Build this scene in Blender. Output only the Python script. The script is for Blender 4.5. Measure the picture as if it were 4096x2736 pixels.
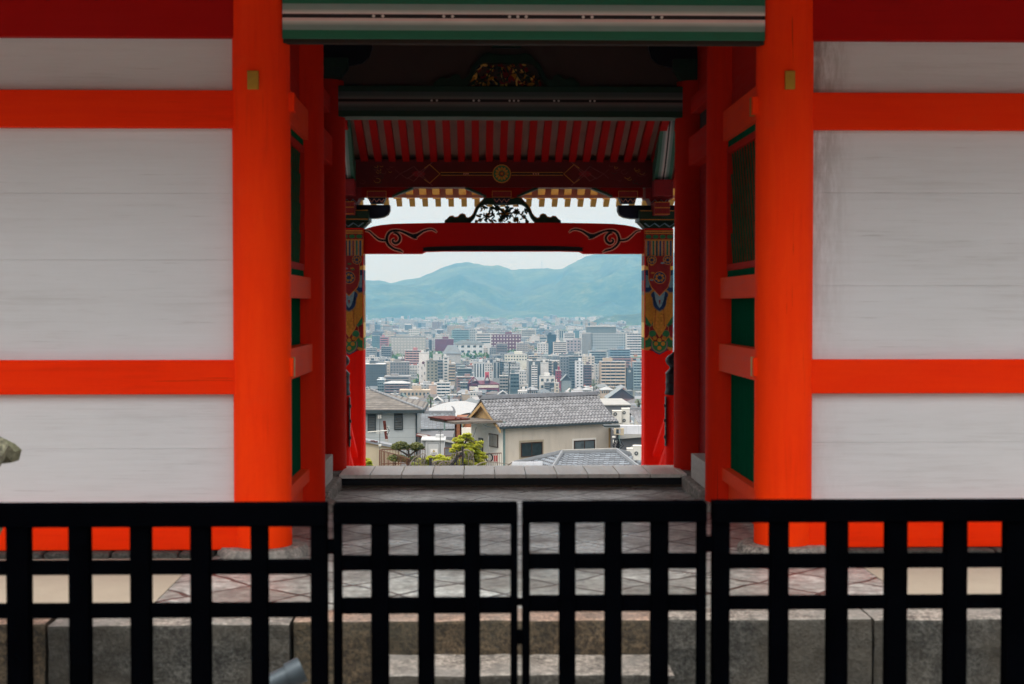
import bpy, math, random
from mathutils import Vector, Matrix, noise as mnoise

for o in list(bpy.data.objects): bpy.data.objects.remove(o)
SC = bpy.context.scene
COL = SC.collection
R = math.radians
rnd = random.Random(7)

# ------------------------------------------------------------------ camera
YAW, PITCH, FPX = -1.36, 1.47, 5689.0       # focal length in pixels of the 4096 wide photo (50 mm)
cam_d = bpy.data.cameras.new("camera"); cam = bpy.data.objects.new("camera", cam_d); COL.objects.link(cam)
cam.location = (0, 0, 0)
cam.rotation_euler = (R(90 - PITCH), 0, R(YAW))
cam_d.lens = 50; cam_d.sensor_width = 36; cam_d.clip_start = 0.1; cam_d.clip_end = 40000
cam_d.dof.use_dof = True; cam_d.dof.focus_distance = 90; cam_d.dof.aperture_fstop = 3.6
SC.camera = cam
CAMR = Matrix.Rotation(R(YAW), 3, 'Z') @ Matrix.Rotation(R(90 - PITCH), 3, 'X')

def P(x, y, D):
    """point at world depth Y = D seen at pixel (x, y) of the 4096x2736 photo"""
    v = CAMR @ Vector(((x - 2048) / FPX, -(y - 1368) / FPX, -1))
    return v * (D / v.y)
K = 4096 / 2347.0
def Pd(x, y, D): return P(x * K, y * K, D)

# ------------------------------------------------------------------ world, sun, exposure
SUN_EL, SUN_AZ = 60, 216          # sun stands to the left of the view (azimuth clockwise from +Y)
world = bpy.data.worlds.new("World"); SC.world = world; world.use_nodes = True
wt = world.node_tree; wt.nodes.clear()
wo = wt.nodes.new("ShaderNodeOutputWorld"); bg = wt.nodes.new("ShaderNodeBackground")
sky = wt.nodes.new("ShaderNodeTexSky"); sky.sky_type = 'NISHITA'; sky.sun_disc = False
sky.sun_elevation = R(SUN_EL); sky.sun_rotation = R(SUN_AZ); sky.air_density = 1.2; sky.dust_density = 5.0
wm = wt.nodes.new("ShaderNodeMix"); wm.data_type = 'RGBA'
wm.inputs[0].default_value = 0.82                      # thin high cloud over most of the sky
wt.links.new(sky.outputs[0], wm.inputs[6])
wtc = wt.nodes.new("ShaderNodeTexCoord"); wmp = wt.nodes.new("ShaderNodeMapping"); wmp.inputs[3].default_value = (1, 1, 5)
wn = wt.nodes.new("ShaderNodeTexNoise"); wn.inputs['Scale'].default_value = 2.2; wn.inputs['Detail'].default_value = 5
wr = wt.nodes.new("ShaderNodeValToRGB")
wr.color_ramp.elements[0].position = .3; wr.color_ramp.elements[0].color = (9.2, 9.3, 9.5, 1)
wr.color_ramp.elements[1].position = .7; wr.color_ramp.elements[1].color = (10.2, 10.1, 10.1, 1)
wt.links.new(wtc.outputs['Generated'], wmp.inputs[0]); wt.links.new(wmp.outputs[0], wn.inputs['Vector'])
wsp = wt.nodes.new("ShaderNodeSeparateXYZ"); wt.links.new(wtc.outputs['Generated'], wsp.inputs[0])
wz = wt.nodes.new("ShaderNodeValToRGB"); wz.color_ramp.interpolation = 'EASE'      # overcast: brighter overhead than at the horizon
wz.color_ramp.elements[0].position = .08; wz.color_ramp.elements[0].color = (.54, .57, .60, 1)
wz.color_ramp.elements[1].position = .42; wz.color_ramp.elements[1].color = (1.35, 1.32, 1.30, 1)
wt.links.new(wsp.outputs[2], wz.inputs[0])
wx = wt.nodes.new("ShaderNodeMix"); wx.data_type = 'RGBA'; wx.blend_type = 'MULTIPLY'; wx.inputs[0].default_value = 1
wt.links.new(wn.outputs[0], wr.inputs[0]); wt.links.new(wr.outputs[0], wx.inputs[6]); wt.links.new(wz.outputs[0], wx.inputs[7]); wt.links.new(wx.outputs[2], wm.inputs[7])
wt.links.new(wm.outputs[2], bg.inputs[0]); bg.inputs[1].default_value = 0.12
wt.links.new(bg.outputs[0], wo.inputs[0])

sl = bpy.data.lights.new("sun", 'SUN'); sun = bpy.data.objects.new("sun", sl); COL.objects.link(sun)
sl.energy = 1.5; sl.angle = R(18); sl.color = (1, .95, .87)
_a, _e = R(SUN_AZ), R(SUN_EL)
sdir = Vector((math.sin(_a) * math.cos(_e), math.cos(_a) * math.cos(_e), math.sin(_e)))
sun.rotation_euler = sdir.to_track_quat('Z', 'Y').to_euler()
SC.view_settings.view_transform = 'Standard'; SC.view_settings.look = 'None'
SC.view_settings.exposure = 0.4; SC.view_settings.gamma = 1
SC.render.engine = 'CYCLES'
SC.cycles.use_denoising = True
SC.cycles.max_bounces = 8; SC.cycles.diffuse_bounces = 4; SC.cycles.volume_bounces = 0
SC.cycles.transparent_max_bounces = 8
SC.cycles.use_adaptive_sampling = True; SC.cycles.adaptive_threshold = 0.01
SC.cycles.caustics_reflective = False; SC.cycles.caustics_refractive = False

# ------------------------------------------------------------------ mesh helpers
ABS = {}
class MB:
    def __init__(s): s.v = []; s.f = []; s.m = []; s.c = []; s.cur = 0; s.col = (1, 1, 1)
    def face(s, pts, m=None):
        i = len(s.v); s.v += [tuple(p) for p in pts]; s.f.append(tuple(range(i, i + len(pts))))
        s.m.append(s.cur if m is None else m); s.c.append(s.col); return s
    def hexa(s, b, t, m=None):
        i = len(s.v); s.v += [tuple(p) for p in b] + [tuple(p) for p in t]; n = len(b)
        fs = [tuple(i + k for k in reversed(range(n))), tuple(i + n + k for k in range(n))]
        fs += [(i + k, i + (k + 1) % n, i + n + (k + 1) % n, i + n + k) for k in range(n)]
        for f in fs: s.f.append(f); s.m.append(s.cur if m is None else m); s.c.append(s.col)
        return s
    def box(s, x0, x1, y0, y1, z0, z1, m=None):
        return s.hexa([(x0, y0, z0), (x1, y0, z0), (x1, y1, z0), (x0, y1, z0)],
                      [(x0, y0, z1), (x1, y0, z1), (x1, y1, z1), (x0, y1, z1)], m)
    def obox(s, c, u, v, w, m=None):
        """box centred at c with half-axis vectors u v w"""
        c, u, v, w = map(Vector, (c, u, v, w))
        return s.hexa([c - u - v - w, c + u - v - w, c + u + v - w, c - u + v - w],
                      [c - u - v + w, c + u - v + w, c + u + v + w, c - u + v + w], m)
    def prism(s, poly, y0, y1, m=None):
        """polygon given in (x, z), extruded along y"""
        a = sum(poly[i][0] * poly[(i + 1) % len(poly)][1] - poly[(i + 1) % len(poly)][0] * poly[i][1] for i in range(len(poly)))
        if a < 0: poly = poly[::-1]
        return s.hexa([(x, y1, z) for x, z in poly], [(x, y0, z) for x, z in poly], m)
    def prismx(s, poly, x0, x1, m=None):
        """polygon in (y, z), extruded along x"""
        a = sum(poly[i][0] * poly[(i + 1) % len(poly)][1] - poly[(i + 1) % len(poly)][0] * poly[i][1] for i in range(len(poly)))
        if a < 0: poly = poly[::-1]
        return s.hexa([(x0, y, z) for y, z in poly], [(x1, y, z) for y, z in poly], m)
    def tube(s, p0, p1, r0, r1=None, n=12, m=None):
        p0, p1 = Vector(p0), Vector(p1); r1 = r0 if r1 is None else r1
        d = (p1 - p0).normalized(); a = d.orthogonal().normalized(); b = d.cross(a)
        ring = lambda p, r: [p + (a * math.cos(2 * math.pi * k / n) + b * math.sin(2 * math.pi * k / n)) * r for k in range(n)]
        return s.hexa(ring(p0, r0), ring(p1, r1), m)
    def path(s, pts, rad, n=7, m=None):
        pts = [Vector(p) for p in pts]
        if not hasattr(rad, '__len__'): rad = [rad] * len(pts)
        i0 = len(s.v)
        for i, p in enumerate(pts):
            d = (pts[min(i + 1, len(pts) - 1)] - pts[max(i - 1, 0)]).normalized()
            a = d.cross(Vector((0.13, 1, 0.21))).normalized(); b = d.cross(a)
            for k in range(n):
                t = 2 * math.pi * k / n; s.v.append(tuple(p + (a * math.cos(t) + b * math.sin(t)) * rad[i]))
        mm = s.cur if m is None else m
        for i in range(len(pts) - 1):
            for k in range(n):
                q = i0 + i * n; k2 = (k + 1) % n
                s.f.append((q + k, q + k2, q + n + k2, q + n + k)); s.m.append(mm); s.c.append(s.col)
        for f in (tuple(i0 + k for k in reversed(range(n))), tuple(i0 + (len(pts) - 1) * n + k for k in range(n))):
            s.f.append(f); s.m.append(mm); s.c.append(s.col)
        return s
    def lathe(s, prof, c=(0, 0, 0), n=32, m=None):
        """prof: list of (radius, z) bottom to top"""
        i0 = len(s.v); cx, cy, cz = c; mm = s.cur if m is None else m
        for r, z in prof:
            for k in range(n):
                t = 2 * math.pi * k / n; s.v.append((cx + r * math.cos(t), cy + r * math.sin(t), cz + z))
        for i in range(len(prof) - 1):
            for k in range(n):
                q = i0 + i * n; k2 = (k + 1) % n
                s.f.append((q + k, q + k2, q + n + k2, q + n + k)); s.m.append(mm); s.c.append(s.col)
        s.f.append(tuple(i0 + k for k in reversed(range(n)))); s.m.append(mm); s.c.append(s.col)
        s.f.append(tuple(i0 + (len(prof) - 1) * n + k for k in range(n))); s.m.append(mm); s.c.append(s.col)
        return s
    def ribbon(s, pts, wid, y0, y1, m=None):
        """flat band along a polyline in (x, z), thickness y0..y1"""
        n = len(pts); L = []; Rr = []
        if not hasattr(wid, '__len__'): wid = [wid] * n
        for i in range(n):
            a = Vector(pts[max(i - 1, 0)]); b = Vector(pts[min(i + 1, n - 1)]); d = (b - a).normalized()
            q = Vector((-d.y, d.x)) * wid[i] * .5; p = Vector(pts[i]); L.append(p + q); Rr.append(p - q)
        for i in range(n - 1):
            s.prism([tuple(L[i]), tuple(L[i + 1]), tuple(Rr[i + 1]), tuple(Rr[i])], y0, y1, m)
        return s
    def build(s, name, mats, parent=None, loc=None, smooth=False, bevel=0, world_coords=True, wn=False):
        if not isinstance(mats, (list, tuple)): mats = [mats]
        me = bpy.data.meshes.new(name)
        base = Vector((0, 0, 0))
        if parent is not None and world_coords: base = ABS.get(parent.name, Vector((0, 0, 0)))
        elif loc is not None and world_coords: base = Vector(loc)
        elif parent is None and world_coords and s.v:
            xs = [p[0] for p in s.v]; ys = [p[1] for p in s.v]; zs = [p[2] for p in s.v]
            base = Vector(((min(xs) + max(xs)) / 2, (min(ys) + max(ys)) / 2, min(zs)))
        vs = [(p[0] - base.x, p[1] - base.y, p[2] - base.z) for p in s.v]
        me.from_pydata(vs, [], s.f)
        for m in mats: me.materials.append(m)
        me.uv_layers.new(name="UVMap"); me.color_attributes.new("Col", 'FLOAT_COLOR', 'CORNER')
        uv = me.uv_layers["UVMap"]; ca = me.color_attributes["Col"]
        Z = Vector((0, 0, 1))
        for poly, mi, c in zip(me.polygons, s.m, s.c):
            poly.material_index = mi; n = poly.normal
            if abs(n.z) > .995: h, g = Vector((1, 0, 0)), Vector((0, 1, 0))
            else: h = Z.cross(n).normalized(); g = n.cross(h)
            for li in poly.loop_indices:
                p = me.vertices[me.loops[li].vertex_index].co + base
                uv.data[li].uv = (p.dot(h), p.dot(g)); ca.data[li].color = (c[0], c[1], c[2], 1)
            if smooth: poly.use_smooth = True
        if smooth:
            try: me.set_sharp_from_angle(angle=R(40))
            except Exception: pass
        me.update()
        o = bpy.data.objects.new(name, me); COL.objects.link(o)
        if parent is not None:
            o.parent = parent; ABS[o.name] = ABS.get(parent.name, Vector((0, 0, 0))) if world_coords else Vector((0, 0, 0))
        else: o.location = base; ABS[o.name] = base
        if bevel:
            b = o.modifiers.new("bevel", 'BEVEL'); b.width = bevel; b.segments = 2; b.limit_method = 'ANGLE'; b.angle_limit = R(40)
        return o

def empty(name, loc):
    o = bpy.data.objects.new(name, None); COL.objects.link(o); o.location = loc; o.empty_display_size = .3
    ABS[o.name] = Vector(loc); return o
def tag(o, label=None, cat=None, group=None, kind=None):
    if label: o['label'] = label
    if cat: o['category'] = cat
    if group: o['group'] = group
    if kind: o['kind'] = kind
    return o
def thing(name, loc, label, cat, group=None): return tag(empty(name, loc), label, cat, group)

# ------------------------------------------------------------------ materials
def N(nt, t, **kw):
    n = nt.nodes.new(t)
    for k, v in kw.items():
        if k.startswith('i_'):
            k = k[2:]; k = int(k) if k.isdigit() else k.replace('_', ' '); n.inputs[k].default_value = v
        else: setattr(n, k, v)
    return n
def new_mat(name):
    m = bpy.data.materials.new(name); m.use_nodes = True; nt = m.node_tree; nt.nodes.clear()
    out = N(nt, 'ShaderNodeOutputMaterial'); p = N(nt, 'ShaderNodeBsdfPrincipled')
    nt.links.new(p.outputs[0], out.inputs[0]); return m, nt, p
def mixc(nt, fac, a, b, blend='MIX'):
    n = N(nt, 'ShaderNodeMix', data_type='RGBA', blend_type=blend)
    for idx, v in ((0, fac), (6, a), (7, b)):
        if hasattr(v, 'is_linked') or hasattr(v, 'links'): nt.links.new(v, n.inputs[idx])
        elif idx == 0: n.inputs[0].default_value = v
        else: n.inputs[idx].default_value = (*v[:3], 1)
    return n.outputs[2]
def math_(nt, op, a, b=None, c=None, clamp=False):
    n = N(nt, 'ShaderNodeMath', operation=op, use_clamp=clamp)
    for i, v in enumerate((a, b, c)):
        if v is None: continue
        if hasattr(v, 'links'): nt.links.new(v, n.inputs[i])
        else: n.inputs[i].default_value = v
    return n.outputs[0]
def coords(nt, which='Object', scale=(1, 1, 1), rot=(0, 0, 0)):
    tc = N(nt, 'ShaderNodeTexCoord'); mp = N(nt, 'ShaderNodeMapping'); mp.inputs[3].default_value = scale; mp.inputs[2].default_value = rot
    if which == 'World':
        g = N(nt, 'ShaderNodeNewGeometry'); nt.links.new(g.outputs['Position'], mp.inputs[0])
    else: nt.links.new(tc.outputs[which], mp.inputs[0])
    return mp.outputs[0]
def noise_(nt, vec, scale, detail=4, rough=.55, dist=0):
    n = N(nt, 'ShaderNodeTexNoise'); n.inputs['Scale'].default_value = scale; n.inputs['Detail'].default_value = detail
    n.inputs['Roughness'].default_value = rough; n.inputs['Distortion'].default_value = dist
    nt.links.new(vec, n.inputs['Vector']); return n.outputs[0]
def ramp(nt, fac, stops, interp='LINEAR'):
    n = N(nt, 'ShaderNodeValToRGB'); cr = n.color_ramp; cr.interpolation = interp
    while len(cr.elements) < len(stops): cr.elements.new(.5)
    for e, (p, c) in zip(cr.elements, stops):
        e.position = p; e.color = (*c[:3], 1) if hasattr(c, '__len__') else (c, c, c, 1)
    nt.links.new(fac, n.inputs[0]); return n.outputs[0]
def bump(nt, p, h, strength=.3, dist=.01):
    b = N(nt, 'ShaderNodeBump'); b.inputs['Strength'].default_value = strength; b.inputs['Distance'].default_value = dist
    nt.links.new(h, b.inputs['Height']); nt.links.new(b.outputs[0], p.inputs['Normal']); return b
def mul(c, k): return tuple(min(1, x * k) for x in c)

def simple(name, col, rough=.6, var=.12, scale=6, stretch=(1, 1, 1), bmp=.15, bd=.004, metal=0, spec=.22, coat=0):
    m, nt, p = new_mat(name)
    v = coords(nt, 'World', stretch); n1 = noise_(nt, v, scale, 6, .6); n2 = noise_(nt, v, scale * .13, 3)
    f = math_(nt, 'ADD', math_(nt, 'MULTIPLY', n1, .6), math_(nt, 'MULTIPLY', n2, .4))
    c = ramp(nt, f, [(.3, mul(col, 1 - var * 1.6)), (.5, col), (.7, mul(col, 1 + var))])
    nt.links.new(c, p.inputs['Base Color'])
    rr = ramp(nt, n1, [(.3, max(.05, rough - .1)), (.7, min(1, rough + .1))]); nt.links.new(rr, p.inputs['Roughness'])
    p.inputs['Metallic'].default_value = metal; p.inputs['Specular IOR Level'].default_value = spec
    if bmp: bump(nt, p, n1, bmp, bd)
    return m
M = {}
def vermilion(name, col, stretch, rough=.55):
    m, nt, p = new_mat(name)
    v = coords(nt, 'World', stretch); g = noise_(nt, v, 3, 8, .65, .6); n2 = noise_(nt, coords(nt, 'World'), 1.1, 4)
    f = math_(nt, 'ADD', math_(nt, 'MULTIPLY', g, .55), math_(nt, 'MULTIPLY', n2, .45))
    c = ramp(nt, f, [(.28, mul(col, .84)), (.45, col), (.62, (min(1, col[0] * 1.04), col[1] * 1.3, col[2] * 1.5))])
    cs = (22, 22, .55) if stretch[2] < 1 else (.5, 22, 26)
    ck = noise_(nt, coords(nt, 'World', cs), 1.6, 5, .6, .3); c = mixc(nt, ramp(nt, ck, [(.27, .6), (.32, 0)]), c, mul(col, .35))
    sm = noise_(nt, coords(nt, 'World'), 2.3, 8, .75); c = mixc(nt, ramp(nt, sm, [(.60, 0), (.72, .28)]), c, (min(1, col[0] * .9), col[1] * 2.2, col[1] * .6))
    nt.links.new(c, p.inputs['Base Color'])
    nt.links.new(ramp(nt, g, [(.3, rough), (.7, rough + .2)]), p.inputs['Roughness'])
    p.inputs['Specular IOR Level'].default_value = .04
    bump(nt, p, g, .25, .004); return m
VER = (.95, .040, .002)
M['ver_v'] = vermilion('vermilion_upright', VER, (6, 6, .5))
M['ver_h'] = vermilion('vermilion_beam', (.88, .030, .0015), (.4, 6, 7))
M['ver_in'] = vermilion('vermilion_passage_shaded', (.50, .011, .001), (5, .5, 5))  # darker copy of the column red, passage gloom put into the colour
M['ver_mid'] = vermilion('vermilion_half_shaded', (.74, .020, .001), (5, 5, .5))  # half-darkened copy for the middle columns, shade put into the colour
M['ver_rail'] = vermilion('vermilion_side_rail', (.95, .065, .012), (5, .5, 5))
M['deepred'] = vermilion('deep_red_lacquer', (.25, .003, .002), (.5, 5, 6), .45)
M['pillar'] = vermilion('porch_pillar_red', (.85, .010, .003), (6, 6, .4), .5)
M['beamred'] = vermilion('rainbow_beam_red', (.52, .006, .004), (.5, 5, 6), .5)
M['outline'] = simple('faded_outline_paint', (.24, .17, .10), .7, .1, 20)
M['latticered'] = simple('lattice_red_paint', (.38, .035, .012), .8, .2, 8, spec=0)
M['black'] = simple('black_lacquer', (.006, .006, .008), .42, .3, 12, (1, 1, 3), .1, .002)
M['blackpaint'] = simple('black_fence_paint', (.0007, .0008, .0013), .85, .35, 5, (1, 1, 1), .15, .002, spec=0)
M['ver_eave_shade'] = vermilion('vermilion_head_beam_shaded', (.40, .006, .003), (.4, 6, 7))  # the eave's shadow is put into this red
M['green'] = simple('green_door_paint', (.003, .085, .036), .9, .25, 8, (6, 6, .7), .3, .003, spec=0)
M['greenframe'] = simple('green_frame_paint', (.005, .12, .055), .9, .2, 8, spec=0)
M['darkgreen'] = simple('dark_green_lacquer', (.012, .04, .022), .5, .3, 10)
M['navy'] = simple('navy_lacquer', (.008, .012, .03), .5, .3, 10)
M['gold'] = simple('yellow_metal_plate', (.42, .24, .03), .45, .15, 14, metal=.5)
M['goldleaf'] = simple('gold_leaf', (.88, .54, .11), .5, .12, 14, metal=.15)
M['goldpaint'] = simple('gold_line_paint', (.55, .22, .03), .5, .2, 30)
M['brocade'] = simple('gold_brocade_paint', (.46, .20, .02), .6, .35, 60)
M['blue'] = simple('blue_paint', (.010, .035, .11), .6, .2, 30)
M['paleblue'] = simple('pale_blue_paint', (.16, .28, .33), .6, .25, 40)
M['pgreen'] = simple('pattern_green_paint', (.02, .15, .05), .6, .25, 40)
M['darkred'] = simple('brocade_red_paint', (.24, .012, .014), .6, .25, 30)
M['pink'] = simple('pink_line_paint', (.85, .36, .24), .6, .15, 30)
M['white'] = simple('chalk_white_paint', (.7, .68, .64), .7, .08, 20)
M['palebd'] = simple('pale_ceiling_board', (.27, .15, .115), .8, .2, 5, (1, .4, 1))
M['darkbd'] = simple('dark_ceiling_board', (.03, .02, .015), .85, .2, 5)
M['brownbd'] = simple('shaded_plaster_board', (.08, .055, .045), .85, .15, 3)  # pale panel painted dark, the passage's shade is in its colour

# weathered white boards, brown stain beside the right post
def white_boards(name, stain):
    m, nt, p = new_mat(name)
    v = coords(nt, 'World', (.55, 1, 13)); g = noise_(nt, v, 2.6, 10, .68, .5)
    g2 = noise_(nt, coords(nt, 'World', (.6, 1, 2.2)), 1.3, 5); g3 = noise_(nt, coords(nt, 'World', (.5, 1, 30)), 3, 6, .7)
    f = math_(nt, 'ADD', math_(nt, 'MULTIPLY', g, .5), math_(nt, 'MULTIPLY', g2, .5))
    c = ramp(nt, f, [(.3, (.53, .54, .55)), (.45, (.625, .645, .665)), (.62, (.66, .685, .71))])
    c = mixc(nt, ramp(nt, g3, [(.30, .9), (.38, 0)]), c, (.44, .445, .45))
    if stain:
        g_ = N(nt, 'ShaderNodeNewGeometry'); sp = N(nt, 'ShaderNodeSeparateXYZ'); nt.links.new(g_.outputs['Position'], sp.inputs[0])
        nz = noise_(nt, coords(nt, 'World', (9, 1, 1.6)), 3, 8, .7)
        fall = N(nt, 'ShaderNodeMapRange'); fall.inputs[1].default_value = 2.62; fall.inputs[2].default_value = 2.98
        fall.inputs[3].default_value = 1; fall.inputs[4].default_value = 0; nt.links.new(sp.outputs[0], fall.inputs[0])
        up = N(nt, 'ShaderNodeMapRange'); up.inputs[1].default_value = -.3; up.inputs[2].default_value = 1.9
        up.inputs[3].default_value = .15; up.inputs[4].default_value = 1.15; nt.links.new(sp.outputs[2], up.inputs[0])
        k = math_(nt, 'MULTIPLY', math_(nt, 'MULTIPLY', fall.outputs[0], up.outputs[0]), ramp(nt, nz, [(.38, 0), (.58, 1)]), clamp=True)
        c = mixc(nt, math_(nt, 'MULTIPLY', k, .62), c, (.13, .085, .055))
    nt.links.new(c, p.inputs['Base Color']); p.inputs['Roughness'].default_value = .75; p.inputs['Specular IOR Level'].default_value = .25
    h = math_(nt, 'ADD', g, math_(nt, 'MULTIPLY', g3, .5)); bump(nt, p, h, .35, .006); return m
M['wboard'] = white_boards('white_washed_boards', False)
M['wboard2'] = white_boards('white_washed_boards_stained', True)

# painted green and white gradation on the lintel beams (runs with the beam's own height)
def gradation(name, axis, lo, hi, dim=1):  # dim paints shade into the beams that stand farther in
    m, nt, p = new_mat(name)
    g_ = N(nt, 'ShaderNodeNewGeometry'); sp = N(nt, 'ShaderNodeSeparateXYZ'); nt.links.new(g_.outputs['Position'], sp.inputs[0])
    mr = N(nt, 'ShaderNodeMapRange'); mr.inputs[1].default_value = lo; mr.inputs[2].default_value = hi
    nt.links.new(sp.outputs[axis], mr.inputs[0])
    G = (.008, .16, .085); T = (.22, .34, .31); W = (.78, .78, .74); PK = (.85, .66, .62); B = (.008, .007, .008)
    st = [(0, G), (.19, G), (.20, T), (.30, (.24, .35, .32)), (.41, W), (.415, PK), (.475, PK), (.48, B), (.565, B), (.57, PK), (.60, W), (.68, (.3, .42, .38)), (.80, T), (.81, G), (1, G)]
    c = ramp(nt, mr.outputs[0], [(a, mul(b, dim)) for a, b in st])
    n = noise_(nt, coords(nt, 'World', (1, 1, 4)), 5, 5); c = mixc(nt, .25, c, mixc(nt, 1, c, n, 'MULTIPLY'))
    nt.links.new(c, p.inputs['Base Color']); p.inputs['Roughness'].default_value = .6; return m

# stone
def granite(name, col, col2, scale=18, bs=.8):
    m, nt, p = new_mat(name); v = coords(nt, 'World')
    a = noise_(nt, v, scale, 8, .7); b = noise_(nt, v, scale * 4, 5, .7); d = noise_(nt, v, 1.6, 3)
    f = math_(nt, 'ADD', math_(nt, 'MULTIPLY', a, .5), math_(nt, 'MULTIPLY', b, .5))
    c = ramp(nt, f, [(.38, mul(col, .22)), (.5, col), (.62, mul(col, 2.3))])
    c = mixc(nt, ramp(nt, d, [(.4, 0), (.6, 1)]), c, mixc(nt, .65, c, col2))
    nt.links.new(c, p.inputs['Base Color']); p.inputs['Roughness'].default_value = .85
    bump(nt, p, f, bs, .03); return m
M['granite'] = granite('rough_grey_granite', (.046, .046, .041), (.058, .05, .036), 11, 1.0)
M['granite_brown'] = granite('rough_brown_granite', (.066, .047, .027), (.043, .042, .028), 11, 1.0)
M['granite_top'] = granite('worn_granite_top', (.21, .19, .165), (.25, .245, .225), 9, .4)
M['granite_pink'] = granite('worn_pink_granite', (.27, .18, .13), (.24, .215, .19), 9, .4)
M['lantern'] = granite('mossy_lantern_stone', (.15, .15, .10), (.10, .13, .05), 14, .6)
def paving():
    m, nt, p = new_mat('diamond_laid_paving')
    n0 = noise_(nt, coords(nt, 'World'), 2.2, 5, .6)
    base = coords(nt, 'World', (1, 1, 1), (0, 0, R(45)))
    vm = N(nt, 'ShaderNodeVectorMath', operation='SCALE'); 
    nn = N(nt, 'ShaderNodeTexNoise'); nn.inputs['Scale'].default_value = 1.7; nt.links.new(coords(nt, 'World'), nn.inputs['Vector'])
    nt.links.new(nn.outputs['Color'], vm.inputs[0]); vm.inputs['Scale'].default_value = .22
    va = N(nt, 'ShaderNodeVectorMath', operation='ADD'); nt.links.new(base, va.inputs[0]); nt.links.new(vm.outputs[0], va.inputs[1])
    br = N(nt, 'ShaderNodeTexBrick'); nt.links.new(va.outputs[0], br.inputs['Vector']); br.offset = 0; br.squash = 1
    br.inputs['Color1'].default_value = (.235, .25, .23, 1); br.inputs['Color2'].default_value = (.45, .485, .46, 1)
    br.inputs['Mortar'].default_value = (.045, .034, .028, 1); br.inputs['Scale'].default_value = 1
    br.inputs['Mortar Size'].default_value = .018; br.inputs['Mortar Smooth'].default_value = .4
    br.inputs['Brick Width'].default_value = .50; br.inputs['Row Height'].default_value = .50
    f1 = noise_(nt, coords(nt, 'World', (1, 1, 1)), 14, 8, .7)
    c = mixc(nt, .75, br.outputs[0], ramp(nt, f1, [(.34, .2), (.5, .9), (.64, 1.7)]), 'MULTIPLY')
    c = mixc(nt, ramp(nt, n0, [(.45, 0), (.7, .6)]), c, (.13, .11, .10))
    nt.links.new(c, p.inputs['Base Color'])
    nt.links.new(ramp(nt, n0, [(.35, .26), (.65, .5)]), p.inputs['Roughness'])
    h = math_(nt, 'SUBTRACT', math_(nt, 'MULTIPLY', f1, .5), br.outputs['Fac']); bump(nt, p, h, .8, .018); return m
M['paving'] = paving()
M['cream'] = simple('cream_rammed_floor', (.40, .355, .28), .9, .06, 30, bmp=.1)
M['deckwood'] = simple('pale_threshold_boards', (.78, .78, .72), .38, .14, 3, (6, .6, 6), .15)
M['greywood'] = simple('grey_threshold_timber', (.48, .47, .44), .7, .2, 4, (6, .6, 6), .2)
M['gravel'] = simple('packed_earth_ground', (.26, .25, .23), .95, .3, 9, bmp=.6, bd=.02)
M['lamp'] = simple('grey_painted_metal', (.07, .09, .105), .5, .1, 10, metal=.4)
M['glass'] = simple('dark_window_glass', (.03, .045, .05), .15, .3, 3, bmp=0)
# ------------------------------------------------------------------ THE GATE
def Zd(y, D, x=1170): return Pd(x, y, D).z
def Xd(x, D, y=700): return Pd(x, y, D).x
R1, R2, R3 = 11.2, 13.63, 15.84            # depths of the three column rows
XL, XR = -1.693, 2.414; XC = (XL + XR) / 2
FL = -1.95                                  # paved floor of the passage (eye level is z = 0)
CR = .225
gate = thing('temple_gate', (XC, 13.5, FL), 'vermilion and white wooden temple gate framing the city view, carved porch behind', 'gate')
CEIL = 3.02

def board_panel(x0, x1, z0, z1, seams, mat, y=R1 - .02, y1=R1 + .05):
    zs = [z0] + sorted(z for z in seams if z0 + .05 < z < z1 - .05) + [z1]; mb = MB()
    for a, b in zip(zs, zs[1:]):
        mb.box(x0, x1, y, y1, a + (.0006 if a > z0 else 0), b - (.0006 if b < z1 else 0))
    mb.build('wall_panel', mat, gate, bevel=.001)
zt = {k: Zd(v, R1 - .1) for k, v in dict(top=88, b1t=209, b1b=294, b2t=825, b2b=903).items()}
zs_b, zs_t = Zd(1262, 11.0), Zd(1180, 11.0)
for (xa, xb, mat, seam) in ((-5.9, XL, M['wboard'], (445, 597, 1026)), (XR, 6.6, M['wboard2'], (441, 655, 1015))):
    sm = [Zd(s, R1) for s in seam]
    board_panel(xa, xb, zs_t - .01, zt['b2b'] + .01, sm, mat)
    board_panel(xa, xb, zt['b2t'] - .01, zt['b1b'] + .01, sm, mat)
    board_panel(xa, xb, zt['b1t'] - .01, zt['top'] + .01, sm, mat)
    MB().box(xa, xb, R1 - .1, R1 + .1, zt['top'], zt['top'] + .55).build('head_beam', M['ver_eave_shade'], gate, bevel=.008)
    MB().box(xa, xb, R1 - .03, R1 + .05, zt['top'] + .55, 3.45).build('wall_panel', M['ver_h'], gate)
    for a, b in (('b1b', 'b1t'), ('b2b', 'b2t')):
        MB().box(xa, xb, R1 - .1, R1 + .1, zt[a], zt[b]).build('tie_beam', M['ver_h'], gate, bevel=.008)
    MB().box(xa, xb, R1 - .13, R1 + .13, zs_b, zs_t).build('ground_sill', M['ver_h'], gate, bevel=.01)
    # back and end walls of the side bay, in the same boards
    MB().box(xa, xb, R3 - .04, R3 + .04, zs_t, 3.45).build('wall_panel', M['wboard'], gate)

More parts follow.
